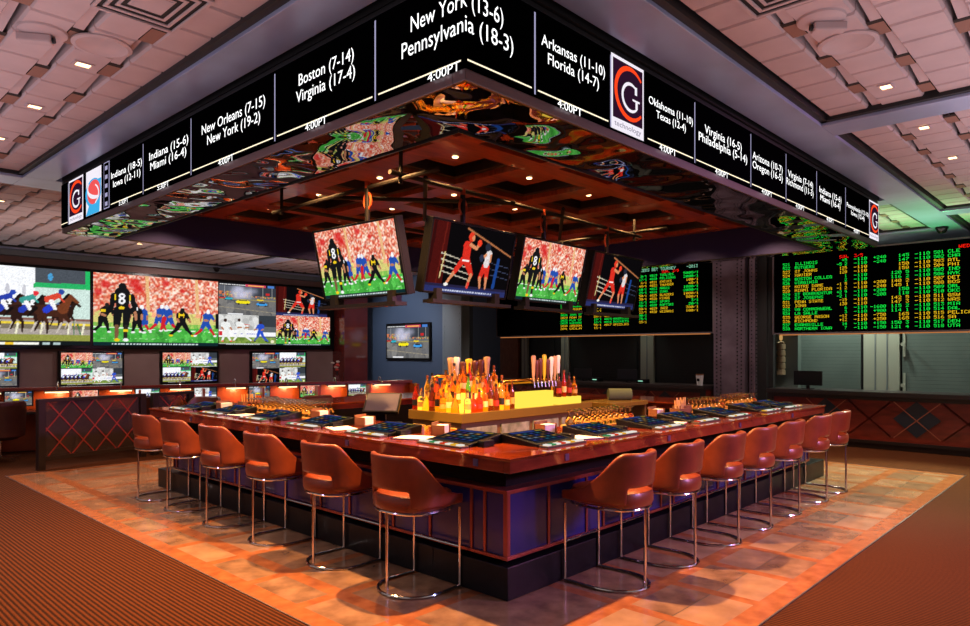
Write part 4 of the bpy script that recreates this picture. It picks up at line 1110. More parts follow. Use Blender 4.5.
# second service station
t = thing('service_station', 'low green-topped service station behind the bar with open shelves', 'service station', (4.53, 2.1, 0))
b = MB(); b.box(0, 0, 1.03, .93, .6, 1.09); b.build('worktop', m_backbar, t, bevel=.005)
for x in (.02, .45, .87):
    b = MB(); b.box(x, .02, 0, x + .04, .58, 1.03); b.build('side_panel', m_backbarwood, t)
b = MB(); b.box(.02, .02, .6, .88, .58, .63); b.box(.02, .02, .1, .88, .58, .13); b.build('shelf', m_backbarwood, t)
b = MB(); b.cyl((-.17, 0, .085), (.17, 0, .085), .085, seg=20); mk('rolled_towel', 'grey-green rolled towel lying on the service station', 'towel', b, m_towel, (5.2, 2.42, 1.09), -.75, smooth=True)
def straw_box(x, y, lab):
    t = thing('straw_holder', lab, 'holder', (x, y, BH))
    b = MB(); ring(b, -.11, -.05, .11, .05, -.12, -.06, .12, .06, 0, .10); b.box(-.12, -.06, 0, .12, .06, .01); b.build('box', m_card, t)
    for k in range(9):
        b = MB(); xx = -.09 + k * .022; b.cyl((xx, 0, .01), (xx + random.uniform(-.02, .02), random.uniform(-.03, .03), .19), .006, seg=6); b.build('straw', m_straw, t)
straw_box(3.95, .78, 'amber box of straws on the bar beside the towel station')
straw_box(3.55, .60, 'amber box of straws on the bar before the fourth odds-side stool')
straw_box(.80, 5.1, 'amber box of straws on the bar beside the long block of glasses')
b = MB(); b.lathe([(0, 0), (.035, 0), (.045, .13), (.041, .13), (.033, .01), (0, .01)], 14); mk('beer_glass', 'full amber pint glass standing on the far side of the bar', 'glass', b, GL['amber'], (1.2, 5.6, BH), smooth=True)

# ------------------------------------------------------------------ hanging televisions
def hanging_tv(x, y, z, rz, me, label, pole_top=3.56):
    t = thing('hanging_television', label, 'television', (x, y, z), rz, 'televisions hung over the bar')
    tl = (.22, 0, 0)
    b = MB(); W, H = .665, .38
    ring2 = ((-W, -H, W, -H + .022), (-W, H - .022, W, H), (-W, -H, -W + .022, H), (W - .022, -H, W, H))
    b.box(-W, .0, -H, W, .09, H)
    for x0, z0, x1, z1 in ring2: b.box(x0, -.02, z0, x1, 0, z1)
    b.build('casing', m_tvcase, t, bevel=.004, rot=tl)
    screen(me, t, 2 * W - .044, 2 * H - .044, (0, -.006 * math.cos(.22), -.006 * math.sin(.22)), tl)
    b = MB(); b.box(-.55, .09, -.25, .55, .17, .25); b.build('back_housing', m_darkmetal, t, bevel=.01, rot=tl)
    b = MB(); b.box(-.62, -.05, -.475, .62, .10, -.44); 
    for sx_ in (-.5, .42): b.box(sx_, .02, -.45, sx_ + .08, .14, -.32)
    b.build('lower_rail', m_darkmetal, t)
    b = MB(); b.cyl((0, .12, .1), (0, .12, pole_top - z), .028, seg=12); b.build('pole', m_darkmetal, t, smooth=True)
    b = MB(); b.tube([(.055 * math.cos(a), .12, pole_top - z - .20 + .085 * math.sin(a)) for a in [2 * PI * k / 16 for k in range(16)]], .014, 6, True); b.cyl((0, .12, pole_top - z - .07), (0, .12, pole_top - z), .03, seg=8)
    plabel(b.build('clamp', m_clampor, t, smooth=True), 'copper-coloured ceiling clamp')
hanging_tv(.726, 2.70, 2.725, -PI / 2 + .043, S_foot, 'hanging television with a football game turned towards the video wall side')
hanging_tv(1.742, 2.08, 2.768, .043, S_box, 'hanging television with a boxing match at the corner beside the sideways football screen')
hanging_tv(3.217, 2.14, 2.768, .043, S_foot, 'hanging television with a football game between the two boxing screens')
hanging_tv(4.728, 2.21, 2.768, .043, S_box, 'hanging television with a boxing match closest to the odds board')
t = thing('pipe_frame', 'dark pipe frame under the coffers carrying the hanging televisions', 'pipe frame', (3, 3, 3.5))
def PF(pts, name='pipe'):
    b = SB(); b.tube(pts, .024, 8); b.at((3, 3, 3.5)).build(name, m_pipe, t, smooth=True)
PF([(.846, 1.6, 3.50), (.846, 4.6, 3.50)]); PF([(.7, 2.16, 3.54), (5.7, 2.37, 3.54)]); PF([(.846, 3.6, 3.54), (2.6, 2.2, 3.54)]); PF([(2.7, 3.9, 3.58), (1.2, 2.2, 3.58)]); PF([(5.5, 1.8, 3.58), (5.5, 4.6, 3.58)]); PF([(.846, 4.4, 3.54), (5.6, 4.5, 3.54)]); PF([(3.4, 2.1, 3.58), (5.3, 3.6, 3.58)])
for x, y in ((.846, 2.17), (5.5, 2.36), (.846, 4.4), (5.5, 4.5)):
    b = SB(); b.cyl((x, y, 3.45), (x, y, 3.775), .02, seg=8); b.at((3, 3, 3.5)).build('drop_rod', m_pipe, t, smooth=True)

# ------------------------------------------------------------------ video wall and monitors
vw = thing('video_wall', 'long video wall showing horse racing, football, stock cars, soccer and boxing', 'video wall', (4, 14.5, 1.9))
VO = (4, 14.5, 1.9)
b = SB(); b.box(-3.0, 14.40, 1.86, 8.44, 14.5, 3.70); b.at(VO).build('frame', m_tvcase, vw, bevel=.01)
def vscreen(me, x0, x1, z0, z1, lab):
    screen(me, vw, x1 - x0, z1 - z0, ((x0 + x1) / 2 - VO[0], 14.395 - VO[1], (z0 + z1) / 2 - VO[2]), label=lab)
ZT0, ZT1 = 1.945, 3.635
vscreen(S_horse, -1.25, 1.79, ZT0, ZT1, 'picture of a horse race'); vscreen(S_foot, 1.86, 4.83, ZT0, ZT1, 'large picture of a football game')
zm = 2.79
vscreen(S_race, 4.85, 6.50, zm, ZT1, 'picture of stock cars'); vscreen(S_box, 6.51, 8.18, zm + .03, ZT1, 'picture of a boxing match')
vscreen(S_soc, 4.85, 6.50, ZT0 + .04, zm, 'picture of a soccer match'); vscreen(S_foot, 6.51, 8.28, ZT0 + .04, zm + .03, 'small picture of a football game')
Q = [quad4(A_race, A_horse, A_box, A_race), quad4(A_foot, A_race, A_horse, A_soc), quad4(A_foot, A_soc, A_horse, A_box), quad4(A_race, A_horse, A_box, A_soc)]
ML = ['wall monitor in four pictures lowest on the wall at the horse race end', 'wall monitor in four pictures below the join of the horse race and football', 'wall monitor in four pictures below the large football picture', 'wall monitor in four pictures below the soccer picture']
for k, (x0, x1, z0, z1) in enumerate(((-.96, .42, 1.02, 1.815), (1.16, 2.54, 1.0, 1.815), (3.38, 4.86, .99, 1.815), (5.76, 7.50, .86, 1.815))):
    t = thing('wall_monitor', ML[k], 'monitor', ((x0 + x1) / 2, 14.5, (z0 + z1) / 2), 0, 'monitors below the video wall')
    w, h = x1 - x0, z1 - z0
    b = MB(); b.box(-w / 2, -.08, -h / 2, w / 2, 0, h / 2); b.build('casing', m_tvcase, t, bevel=.006)
    screen(screen_mesh('four_views', Q[k]), t, w - .1, h - .09, (0, -.085, .005))
t = thing('wall_television', 'television with stock cars on the slate blue wall', 'television', (9.8, 12.56, 2.11), -PI / 2)
b = MB(); b.box(-1.0, -.07, -.54, 1.0, 0, .54); b.build('casing', m_tvcase, t, bevel=.006)
screen(S_race, t, 1.9, .99, (0, -.075, 0))

# ------------------------------------------------------------------ odds boards (local x = -world y, facing -X)
def board(y_l, y_r, z0, z1, label):
    """y_l: edge seen first from the bar side reading left to right"""
    t = thing('odds_board', label, 'odds board', (11.2, 0, 0), -PI / 2)
    b = MB(); b.box(-y_l, 0, z0, -y_r, .12, z1); b.build('casing', m_led_off, t, bevel=.01)
    b = MB()
    for x0, zA, x1, zB in ((-y_l - .03, z0 - .03, -y_r + .03, z0), (-y_l - .03, z1, -y_r + .03, z1 + .03), (-y_l - .03, z0, -y_l, z1), (-y_r, z0, -y_r + .03, z1)): b.box(x0, -.02, zA, x1, .12, zB)
    b.build('frame', m_signframe, t)
    b = MB(); 
    b.box(-y_l + .1, .02, z0 - .05, -y_r - .1, .08, z0 - .032)
    plabel(b.build('light_strip', m_ledstrip, t), 'warm light strip below the board')
    return t
class Led:
    def __init__(s, par): s.p = par; s.b = {}
    def put(s, c, txt, y0, y1, z, h=.058):
        s.b.setdefault(c, MB()); dots(s.b[c], txt, -y0, z, y0 - y1, h, -.006)
    def done(s):
        for c, mb in s.b.items(): plabel(mb.build(c[1] + '_lettering', c[0], s.p), c[1] + ' dot-matrix lettering')
GR, AM, RE, PA = (m_green, 'green'), (m_amber, 'amber'), (m_red, 'red'), (m_pale, 'pale')
t = board(2.44, -3.4, 2.19, 3.80, 'right-hand odds board of green and amber college and pro basketball lines'); L = Led(t)
names = ['ILLINOIS', 'RUTGERS', 'ST JOHNS', 'XAVIER', 'BOSTON COLLEG', 'VIRGINIA', 'NOTRE DAME', 'MIAMI FLORIDA', 'ST BONAVENTUR', 'ST JOSEPHS', 'PENN STATE', 'IONA', 'VA COMMONWEAL', 'LA SALLE', 'GEORGE MASON', 'RICHMOND', 'EVANSVILLE', 'NORTHERN IOWA']
pro = ['CLE', 'CHA', 'ATL', 'PHI', 'IND', 'NYK', 'DET', 'BOS', 'ORL', 'OKC', 'GSW', 'WAS', 'MIA', 'DAL', 'PELICANS', 'SA', 'DEN', 'UTA']
spr = ['+5', '-5 2', '125', '120', '1', '2', '-1 5', '-1 2', '+2 9', '-2 1', '-15', '130', '6', '3', '-12', '+12', '14', '7']
tot = [None if k in (2, 3, 4, 5, 10, 11) else v for k, v in enumerate(['+240', '-240', '', '', '', '', '+200', '-240', '+200', '-200', '', '', '-1600', '+900', '-750', '+250', '+150', '-150'])]
o7 = ['145', '147', '150', '158', '120 5', '116 2', '140 2', '145 1', '150', '118', '142 5', '147 3', '115 2', '114 1', '165', '165', '150 3', '121 4']
for k in range(18):
    z = 3.632 - k * (3.602 - 2.271) / 17; c = (GR, GR, AM, AM)[k % 4]
    L.put(c, str(521 + k), 2.259, 2.118, z)
    n = names[k]; L.put(c, n, 2.018, 2.018 - .711 * len(n) / 13, z)
    L.put(c, spr[k].rjust(4), 1.215, 1.033, z); L.put(c, '-110', .907, .678, z)
    if tot[k]: L.put(c, tot[k].rjust(5), .62, .353, z)
    L.put(c, o7[k].rjust(5), .27, -.026, z); L.put(c, '-110', -.12, -.359, z)
    L.put(c, str(501 + k), -.421, -.575, z); n = pro[k]; L.put(c, n, -.636, -.636 - .06 * len(n), z)
    L.put(c, ('+', '-')[k % 2] + str(3 + (k * 5) % 9), -1.5, -1.64, z); L.put(c, '-110', -1.85, -2.08, z); L.put(c, str(188 + k), -2.3, -2.47, z)
L.put(RE, 'SUN.', 1.17, .99, 3.70, .06); L.put(RE, '3/5', .9, .75, 3.70, .06); L.put(RE, 'WED 3/8', -.80, -1.2, 3.705, .06)
L.done()
t = board(10.3, 3.79, 2.245, 3.83, 'long odds board partly hidden behind the hanging televisions'); L = Led(t)
nm = ['TWOLVES', 'PELICANS', 'KNICKS', 'THUNDER', 'MAGIC', 'SUNS', 'BLAZERS', 'KINGS', 'SPURS', 'RAPTORS', 'JAZZ', 'WIZARDS']
od = ['5000/1', '2000/1', '100/1', '40/1', '1000/1', '2000/1', '1000/1', '500/1', '3/1', '20/1', '300/1', '100/1']
fo = ['30/1', '17/1', '6/1', '40/1', '60/1', '25/1', '50/1', '30/1', '16/1', '50/1', '80/1', '22/1', '90/1', '75/1', '35/1']
L.put(PA, 'ODDS BET TOURNEY', 5.60, 4.70, 3.79, .07); L.put(PA, '-2013', 4.42, 4.15, 3.79, .07); L.put(RE, 'SUN. 3/5', 5.05, 4.62, 3.715, .06)
for k in range(15):
    z = 3.64 - k * .0785; c = (GR, GR, AM, AM)[k % 4]
    L.put(c, fo[k].rjust(4), 5.66, 5.45, z, .055)
    if k < 12:
        L.put(c, str(4019 + k), 5.37, 5.18, z, .055); n = nm[k]; L.put(c, n, 5.10, 5.10 - .05 * len(n), z, .055); L.put(c, od[k].rjust(6), 4.50, 4.13, z, .055)
for k in range(13):
    z = 2.72 - k * .072 + .43; c = (AM, GR, GR, AM, AM, GR)[k % 6]
    if z < 2.36: break
    L.put(c, str(2011 + 3 * k), 8.03, 7.80, z, .05); L.put(c, ('PENN ST', 'FLA ST', 'KANSAS', 'OREGON', 'UCLA', 'IOWA ST')[k % 6], 7.73, 7.35, z, .05)
    L.put(c, ('50/1', '15/1', '22/1')[k % 3], 6.97, 6.74, z, .05)
    if k % 6 < 4: L.put(c, str(4008 + k), 6.66, 6.44, z, .05); L.put(c, ('ROCKETS', 'GRIZZLIES', 'PISTONS', 'MAVERICKS')[k % 4], 6.39, 5.95, z, .05)
L.done()

# ------------------------------------------------------------------ betting counters
def bet_counter(y0, y1, label, centers):
    t = thing('betting_counter', label, 'counter', (10.7, 0, 0))
    b = MB(); b.box(-.08, y0, .97, .75, y1, 1.055); b.build('worktop', m_ctop, t, bevel=.006)
    b = MB(); b.box(0, y0 + .04, .10, .66, y1 - .04, .97); plabel(b.build('front', m_mahog, t), 'mahogany front')
    b = MB(); b.box(.04, y0 + .06, 0, .62, y1 - .06, .10); b.box(-.012, y0 + .04, .10, 0, y1 - .04, .16); b.build('kickboard', m_ctop, t)
    b = MB(); b.box(-.03, y0, .10, .02, y0 + .12, .97); b.box(-.03, y1 - .12, .10, .02, y1, .97); b.box(-.02, y0, .90, .01, y1, .97); b.build('edge_trim', m_ctop, t)
    for c in centers:
        b = MB(); b.prism([(c - .37, .585), (c, .26), (c + .37, .585), (c, .91)], -.010, 0.004, M=Matrix(((0, 0, 1, 0), (1, 0, 0, 0), (0, 1, 0, 0), (0, 0, 0, 1)))); b.build('diamond', m_slate, t)
    b = MB()
    for c in centers:
        for d in (-.76, 0, .76):
            for sg in (-1, 1):
                ya, yb = c + d - .36, c + d + .36
                if ya < y0 + .1 or yb > y1 - .1: continue
                za, zb = (.24, .89) if sg > 0 else (.89, .24)
                b.bar((-.013, ya, za), (-.013, yb, zb), .016, .006, up=(1, 0, 0))
    b.build('copper_inlay', m_inlay, t)
    return t
bet_counter(-5, 2.38, 'long mahogany betting counter with slate diamonds under the right-hand odds board', [-.25 + 1.52 * k for k in (-2, -1, 0, 1)])
bet_counter(3.72, 10.2, 'mahogany betting counter left of the riveted column behind the bottles', [4.7 + 1.52 * k for k in range(4)])
def pos(x, y, rz, label, w=.44, h=.26):
    t = thing('counter_monitor', label, 'monitor', (x, y, 1.055), rz)
    b = MB(); b.box(-w / 2, -.02, .07, w / 2, .03, .07 + h); b.build('display', m_tvcase, t, bevel=.008)
    b = MB(); b.box(-.1, -.07, 0, .1, .09, .012); b.box(-.03, .0, .01, .03, .04, .1); b.build('stand', m_tvcase, t)
pos(11.0, 1.70, -PI / 2, 'black monitor standing alone on the counter under the right-hand odds board', .54, .29)
pos(11.05, 5.9, -PI / 2 + .3, 'black terminal on the left counter nearer the riveted column', .5, .25)
pos(11.05, 7.2, -PI / 2 + .3, 'black terminal on the left counter in the middle of the dark shutters', .5, .25)
pos(11.05, 8.7, -PI / 2 + .3, 'black terminal on the left counter behind the beer taps', .5, .25)
for k, (y, n) in enumerate(((5.45, 'nearer the riveted column'), (6.75, 'in the middle'), (8.2, 'behind the beer taps'))):
    t = thing('ticket_printer', 'small ticket printer with a green light on the left counter, ' + n, 'printer', (11.0, y, 1.055))
    b = MB(); b.box(-.1, -.12, 0, .12, .12, .09); b.build('housing', m_tvcase, t, bevel=.01)
    b = MB(); b.box(-.104, -.06, .04, -.1, .06, .06); b.build('display', m_pale, t)
t = thing('paper_cup', 'white paper cup with a dark mark on the left counter by the riveted column', 'cup', (10.95, 3.98, 1.055))
b = MB(); b.lathe([(0, 0), (.06, 0), (.085, .22), (.08, .22), (.057, .01), (0, .01)], 16); b.build('cup', m_paper, t, smooth=True)
b = MB(); b.lathe([(.0, .22), (.088, .22), (.088, .245), (0, .25)], 16); b.build('lid', m_brown if False else m_card, t, smooth=True)
b = MB(); b.box(-.082, -.03, .09, -.072, .03, .15); b.build('printed_mark', m_tvcase, t)
t = thing('wall_sconce', 'banded candle-shaped wall sconce beside the riveted column', 'sconce', (11.80, 2.52, 1.3))
b = MB(); prof = [(0, 0), (.13, 0)]
for k in range(5): prof += [(.13, .14 * k + .10), (.105, .14 * k + .11), (.105, .14 * k + .135), (.13, .14 * k + .14)]
prof += [(.06, .72), (0, .73)]
b.lathe(prof, 16, sx=.7, sy=.7); b.build('shade', mat('sconce_sand', rgb(128, 110, 84), .6), t, smooth=True)
b = MB(); b.lathe([(0, .73), (.03, .76), (.035, .82), (.012, .93), (0, .96)], 10); b.build('flame_bulb', emat('sconce_flame', rgb(255, 200, 120), .5), t, smooth=True)

# ------------------------------------------------------------------ lounge: lattice railing, desks, lamps, chairs
def lattice(x0, y0, x1, y1, label):
    t = thing('lattice_railing', label, 'railing', (x0, y0, 0), math.atan2(y1 - y0, x1 - x0)); W = math.hypot(x1 - x0, y1 - y0)
    b = MB(); b.box(-.05, -.05, 0, .05, .05, 1.08); b.build('post', m_desk, t, bevel=.004)
    b = MB(); b.box(W - .05, -.05, 0, W + .05, .05, 1.08); b.build('post', m_desk, t, bevel=.004)
    b = MB(); b.box(.05, -.04, 1.03, W - .05, .04, 1.08); b.build('top_rail', m_desk, t)
    b = MB(); b.box(.05, -.03, .14, W - .05, .03, .2); b.build('bottom_rail', m_desk, t)
    b = MB(); b.box(.05, .012, .2, W - .05, .018, 1.03); plabel(b.build('screen_panel', m_mesh, t), 'dark see-through mesh')
    b = MB(); zb, zt = .2, 1.03; p = .36; hh = zt - zb; sl_ = hh / .70
    for k in range(-4, int(W / p) + 3):
        for sg in (1, -1):
            xa, xb = k * p + .1, k * p + .1 + .70
            za, zc = (zb, zt) if sg > 0 else (zt, zb)
            # clip to the frame
            def cl(x): return za + (zc - za) * (x - xa) / (xb - xa)
            a, c = max(xa, .05), min(xb, W - .05)
            if c - a < .03: continue
            b.bar((a, -.004 * sg, cl(a)), (c, -.004 * sg, cl(c)), .016, .016, up=(0, 1, 0))
    plabel(b.build('lattice_bars', m_railbar, t), 'red diagonal lattice')
    return t
lattice(-.53, 9.0, 1.05, 9.30, 'low dark railing with a red lattice at the carpet end of the tiles')
lattice(1.28, 9.36, 1.95, 9.46, 'low dark railing with a red lattice partly hidden behind the bar end')

def desk_row(ax, ay, bx_, by_, label, hutch=True):
    t = thing('betting_desk', label, 'desk', (ax, ay, 0), math.atan2(by_ - ay, bx_ - ax)); W = math.hypot(bx_ - ax, by_ - ay)
    b = MB(); b.box(0, -.55, .70, W, .05, .745); b.build('worktop', m_desk, t, bevel=.004)
    n = int(W / 1.1)
    for k in range(n + 1):
        b = MB(); x = k * W / n; b.box(x - .02, -.5, 0, x + .02, .04, .70 if not hutch else 1.08); b.build('divider', m_deskor if hutch else m_desk, t)
    b = MB(); b.box(0, .05, 0, W, .09, 1.08 if hutch else .7); b.build('backboard', m_deskor if hutch else m_desk, t)
    if hutch:
        b = MB(); b.box(-.05, -.02, 1.08, W + .05, .14, 1.15); b.build('top_rail', m_deskrail, t, bevel=.01)
    return t, W, n
DA, DB = (-2.6, 12.40), (6.85, 9.05)
d1, W1d, nd_ = desk_row(*DA, *DB, 'long orange-lit betting desk with reading lamps below the video wall')
ang = math.atan2(DB[1] - DA[1], DB[0] - DA[0]); ca, sa = math.cos(ang), math.sin(ang)
def on_desk(s, off): return (DA[0] + ca * s - sa * off, DA[1] + sa * s + ca * off)
for k in range(9):
    s = 1.05 + k * 1.03; x, y = on_desk(s, .06)
    t = thing('reading_lamp', 'reading lamp on the orange desk, %s from the carpet end' % ORD[k], 'lamp', (x, y, 1.15), ang, 'reading lamps on the orange desk')
    b = MB(); b.tube([(0, .02, 0), (0, .02, .05), (0, -.03, .085), (0, -.14, .07), (0, -.19, .0), (0, -.2, -.06)], .012, 8); b.build('arm', m_chrome, t, smooth=True)
    b = MB(); b.box(-.2, -.25, -.095, .2, -.15, -.06); b.build('lamp_head', m_darkmetal, t, bevel=.008)
    b = MB(); b.box(-.185, -.262, -.10, .185, -.16, -.078); plabel(b.build('light_tube', m_lampw, t), 'glowing tube')
mini = [screen_mesh('desk_view', down(a, 40, 24)) for a in (A_soc, A_race, A_foot, A_horse)]
for k in range(8):
    s = 1.5 + k * 1.03; x, y = on_desk(s, -.2)
    t = thing('desk_monitor', 'small desk screen, %s bay of the orange desk from the carpet end' % ORD[k], 'monitor', (x, y, .745), ang, 'desk screens')
    b = MB(); b.box(-.22, -.02, .08, .22, .03, .36); b.build('casing', m_tvcase, t, bevel=.005)
    b = MB(); b.box(-.1, -.08, 0, .1, .08, .012); b.box(-.03, 0, .01, .03, .03, .1); b.build('stand', m_tvcase, t)
    screen(mini[k % 4], t, .40, .24, (0, -.024, .22))
d2, W2d, n2 = desk_row(2.2, 9.75, 6.4, 8.25, 'second lower dark desk between the orange desk and the bar', False)
b = MB(); b.box(0, -.56, .745, 2.2, -.53, .76); plabel(b.build('edge_light', emat('blue_edge_light', rgb(90, 150, 255), 1.2, False), d2, loc=(.5, 0, 0)), 'blue lit edge')

def make_lounge_chair():
    root = thing('lounge_chair', '', 'chair')
    b = MB(); b.lathe([(0, .36), (.24, .36), (.30, .40), (.31, .46), (.27, .50), (0, .505)], 24); b.build('seat', m_brownl, root, smooth=True)
    b = MB(); NT = 24; vs = []; fs = []
    for i in range(NT + 1):
        t = -2.1 + 4.2 * i / NT; zt = 1.0 - .30 * smooth01((abs(t) - .7) / 1.0)
        for (r, z) in ((.30, .40), (.345, .42), (.36, zt - .02), (.345, zt), (.315, zt - .02), (.30, .44)):
            vs.append((r * math.sin(t), -r * math.cos(t) - .06 * (z - .4), z))
    for i in range(NT):
        for k in range(6): fs.append((i * 6 + k, (i + 1) * 6 + k, (i + 1) * 6 + (k + 1) % 6, i * 6 + (k + 1) % 6))
    fs += [tuple(range(6)), tuple(range(NT * 6 + 5, NT * 6 - 1, -1))]
    b.add(vs, fs); b.build('backrest', m_brownl, root, smooth=True)
    b = MB(); b.cyl((0, 0, .06), (0, 0, .37), .03, seg=12); b.build('pedestal', m_chrome, root, smooth=True)
    for k in range(5):
        a = 2 * PI * k / 5; b = MB(); b.bar((0, 0, .075), (.30 * math.cos(a), .30 * math.sin(a), .065), .05, .025); b.cyl((.28 * math.cos(a), .28 * math.sin(a) - .015, .028), (.28 * math.cos(a), .28 * math.sin(a) + .015, .028), .028, seg=10); b.build('base_foot', m_chrome, root, smooth=True)
    return root
chair0 = make_lounge_chair(); first = [True]
for x, y, rz, lab in (
    (-.75, 10.45, .2, 'brown leather swivel chair at the orange desk beside the railing post'),
    (.35, 10.35, -.3, 'brown leather swivel chair seen through the red lattice near its post'),
    (1.45, 9.98, -.3, 'brown leather swivel chair at the orange desk beyond the lattice'),
    (1.78, 8.75, 2.2, 'brown leather swivel chair standing beyond the railing end of the bar'),
    (2.85, 8.55, -.3, 'brown leather swivel chair first along the second dark desk'),
    (3.75, 8.22, -.3, 'brown leather swivel chair second along the second dark desk'),
    (4.65, 7.9, -.3, 'brown leather swivel chair third along the second dark desk'),
    (5.55, 7.58, -.3, 'brown leather swivel chair fourth along the second dark desk'),
    (7.3, 8.6, .6, 'brown leather swivel chair at the end of the orange desk, near the slate blue wall'),
    (7.9, 7.5, .8, 'brown leather swivel chair standing behind the bottles'),
):
    o = chair0 if first[0] else copy_tree(chair0); first[0] = False
    o.location = (x, y, 0); o.rotation_euler = (0, 0, rz); o['label'] = lab; o['group'] = 'lounge chairs'
t = thing('flower_vase', 'small vase of red and white flowers beyond the orange desk', 'vase', (8.0, 13.6, 0))
b = MB(); b.box(-.2, -.2, 0, .2, .2, .9); b.build('pedestal', m_desk, t); b = MB(); b.lathe([(0, .9), (.06, .9), (.09, 1.0), (.05, 1.1), (.06, 1.14), (0, 1.14)], 14); b.build('vase', m_maroon, t, smooth=True)
m_petal = mat('petal_red', rgb(190, 60, 50), .6); m_petal2 = mat('petal_white', rgb(200, 180, 170), .6)
for k in range(9):
    a = random.uniform(0, 6.28); r = random.uniform(.02, .16); z = random.uniform(1.25, 1.5); x, y = r * math.cos(a), r * math.sin(a)
    b = MB(); b.cyl((0, 0, 1.12), (x, y, z), .005, seg=5, m=1); b.lathe([(0, z - .02), (.05, z), (.055, z + .03), (.02, z + .05), (0, z + .05)], 10, (x, y, 0), 0); b.build('flower', [(m_petal, m_petal2)[k % 2], m_slate], t, smooth=True)

# ------------------------------------------------------------------ ceiling fittings
def ceil_thing(name, label, cat, x, y, group=None): return thing(name, label, cat, (x, y, ZC), 0, group)
def downlight(x, y, label):
    t = ceil_thing('ceiling_downlight', label, 'downlight', x, y, 'square ceiling downlights')
    b = MB(); ring(b, -.05, -.04, .05, .04, -.07, -.055, .07, .055, -.012, 0); b.build('trim', m_panel, t)
    b = MB(); b.box(-.05, -.04, -.006, .05, .04, -.001); b.build('lens', m_dl, t)
DLS = []
for k, (x, y) in enumerate(((-1.755, 2.904), (-1.755, 4.253), (-1.755, 5.601), (-2.919, 2.904), (-2.919, 4.253))):
    downlight(x, y, 'square downlight %s along the ceiling above the striped carpet' % ORD[k]); DLS.append((x, y))
for k, (x, y) in enumerate(((3.066, -1.552), (4.526, -1.548), (6.005, -1.548), (4.744, -3.003), (2.222, -3.003))):
    downlight(x, y, 'square downlight %s along the ceiling on the odds-board side' % ORD[k]); DLS.append((x, y))
for k, (x, y) in enumerate(((-1.0, 9.2), (1.5, 9.2), (4.0, 9.2), (6.5, 9.2), (-1.0, 12.0), (2.0, 12.0), (5.0, 12.0), (8.5, 11.0), (9.8, 2.0), (8.6, -1.5), (9.8, 5.0))):
    downlight(x, y, 'square downlight %s over the lounge and betting counters' % ORD[k]); DLS.append((x, y))
def speaker(x, y, label):
    t = ceil_thing('ceiling_speaker', label, 'speaker', x, y)
    b = MB(); b.lathe([(.155, 0), (.2, 0), (.2, -.012), (.17, -.018), (.155, -.008)], 32); b.build('rim', m_panel, t, smooth=True)
    b = MB(); b.lathe([(0, -.006), (.155, -.006), (.155, 0), (0, 0)], 32); b.build('grille', mat('speaker_grille', rgb(142, 116, 112), .8, bump=.5, bscale=300), t)
speaker(-1.768, 2.432, 'round flush ceiling speaker above the striped carpet'); speaker(1.937, -1.57, 'round flush ceiling speaker on the odds-board side')
def sensor(x, y, rz, label):
    t = ceil_thing('ceiling_camera', label, 'camera', x, y); t.rotation_euler = (0, 0, rz)
    b = MB(); b.lathe([(0, -.03), (.12, -.03), (.15, -.015), (.155, 0), (0, 0)], 28); b.build('base', m_panel, t, smooth=True)
    b = MB(); b.bar((-.16, 0, -.06), (.06, 0, -.06), .08, .06); b.build('housing', m_panel, t, bevel=.012)
    b = MB(); b.cyl((.06, 0, -.06), (.075, 0, -.06), .022, seg=12); b.build('lens', m_tvcase, t)
sensor(-2.13, 2.492, -.6, 'ceiling camera beside the flush speaker above the striped carpet'); sensor(1.43, -1.545, 2.3, 'ceiling camera beside the flush speaker on the odds-board side')
def diffuser(x, y, w, h, label):
    t = ceil_thing('air_diffuser', label, 'air vent', x, y)
    for k in range(4):
        f = 1 - k * .2; g = f - .085
        b = MB(); ring(b, -w * g / 2, -h * g / 2, w * g / 2, h * g / 2, -w * f / 2, -h * f / 2, w * f / 2, h * f / 2, -.02 + .004 * k, -.005); b.build('louvre', m_panel, t, bevel=.003)
    b = MB(); b.box(-w / 2, -h / 2, -.004, w / 2, h / 2, -.001); b.build('duct', m_dark, t)
    b = MB(); b.box(-w * .17, -h * .17, -.012, w * .17, h * .17, -.004); b.build('centre_plate', m_panel, t)
diffuser(-1.765, 1.517, .53, .64, 'square louvred air vent above the striped carpet'); diffuser(0.796, -1.509, .60, .56, 'square louvred air vent on the odds-board side')
def dome(x, y, label):
    t = thing('dome_camera', label, 'camera', (x, y, ZB + .006))
    b = MB(); b.lathe([(0, 0), (.10, 0), (.10, -.04), (0, -.04)], 20); b.build('base', m_tvcase, t, smooth=True)
    b = MB(); b.lathe([(.085, -.04), (.078, -.08), (.05, -.115), (0, -.125)], 20); b.build('dome', mat('smoked_dome', rgb(20, 20, 24), .08), t, smooth=True)
dome(10.76, -.62, 'black dome camera on the green-tinted beam beside the odds board'); dome(4.75, 14.33, 'black dome camera on the beam above the video wall')

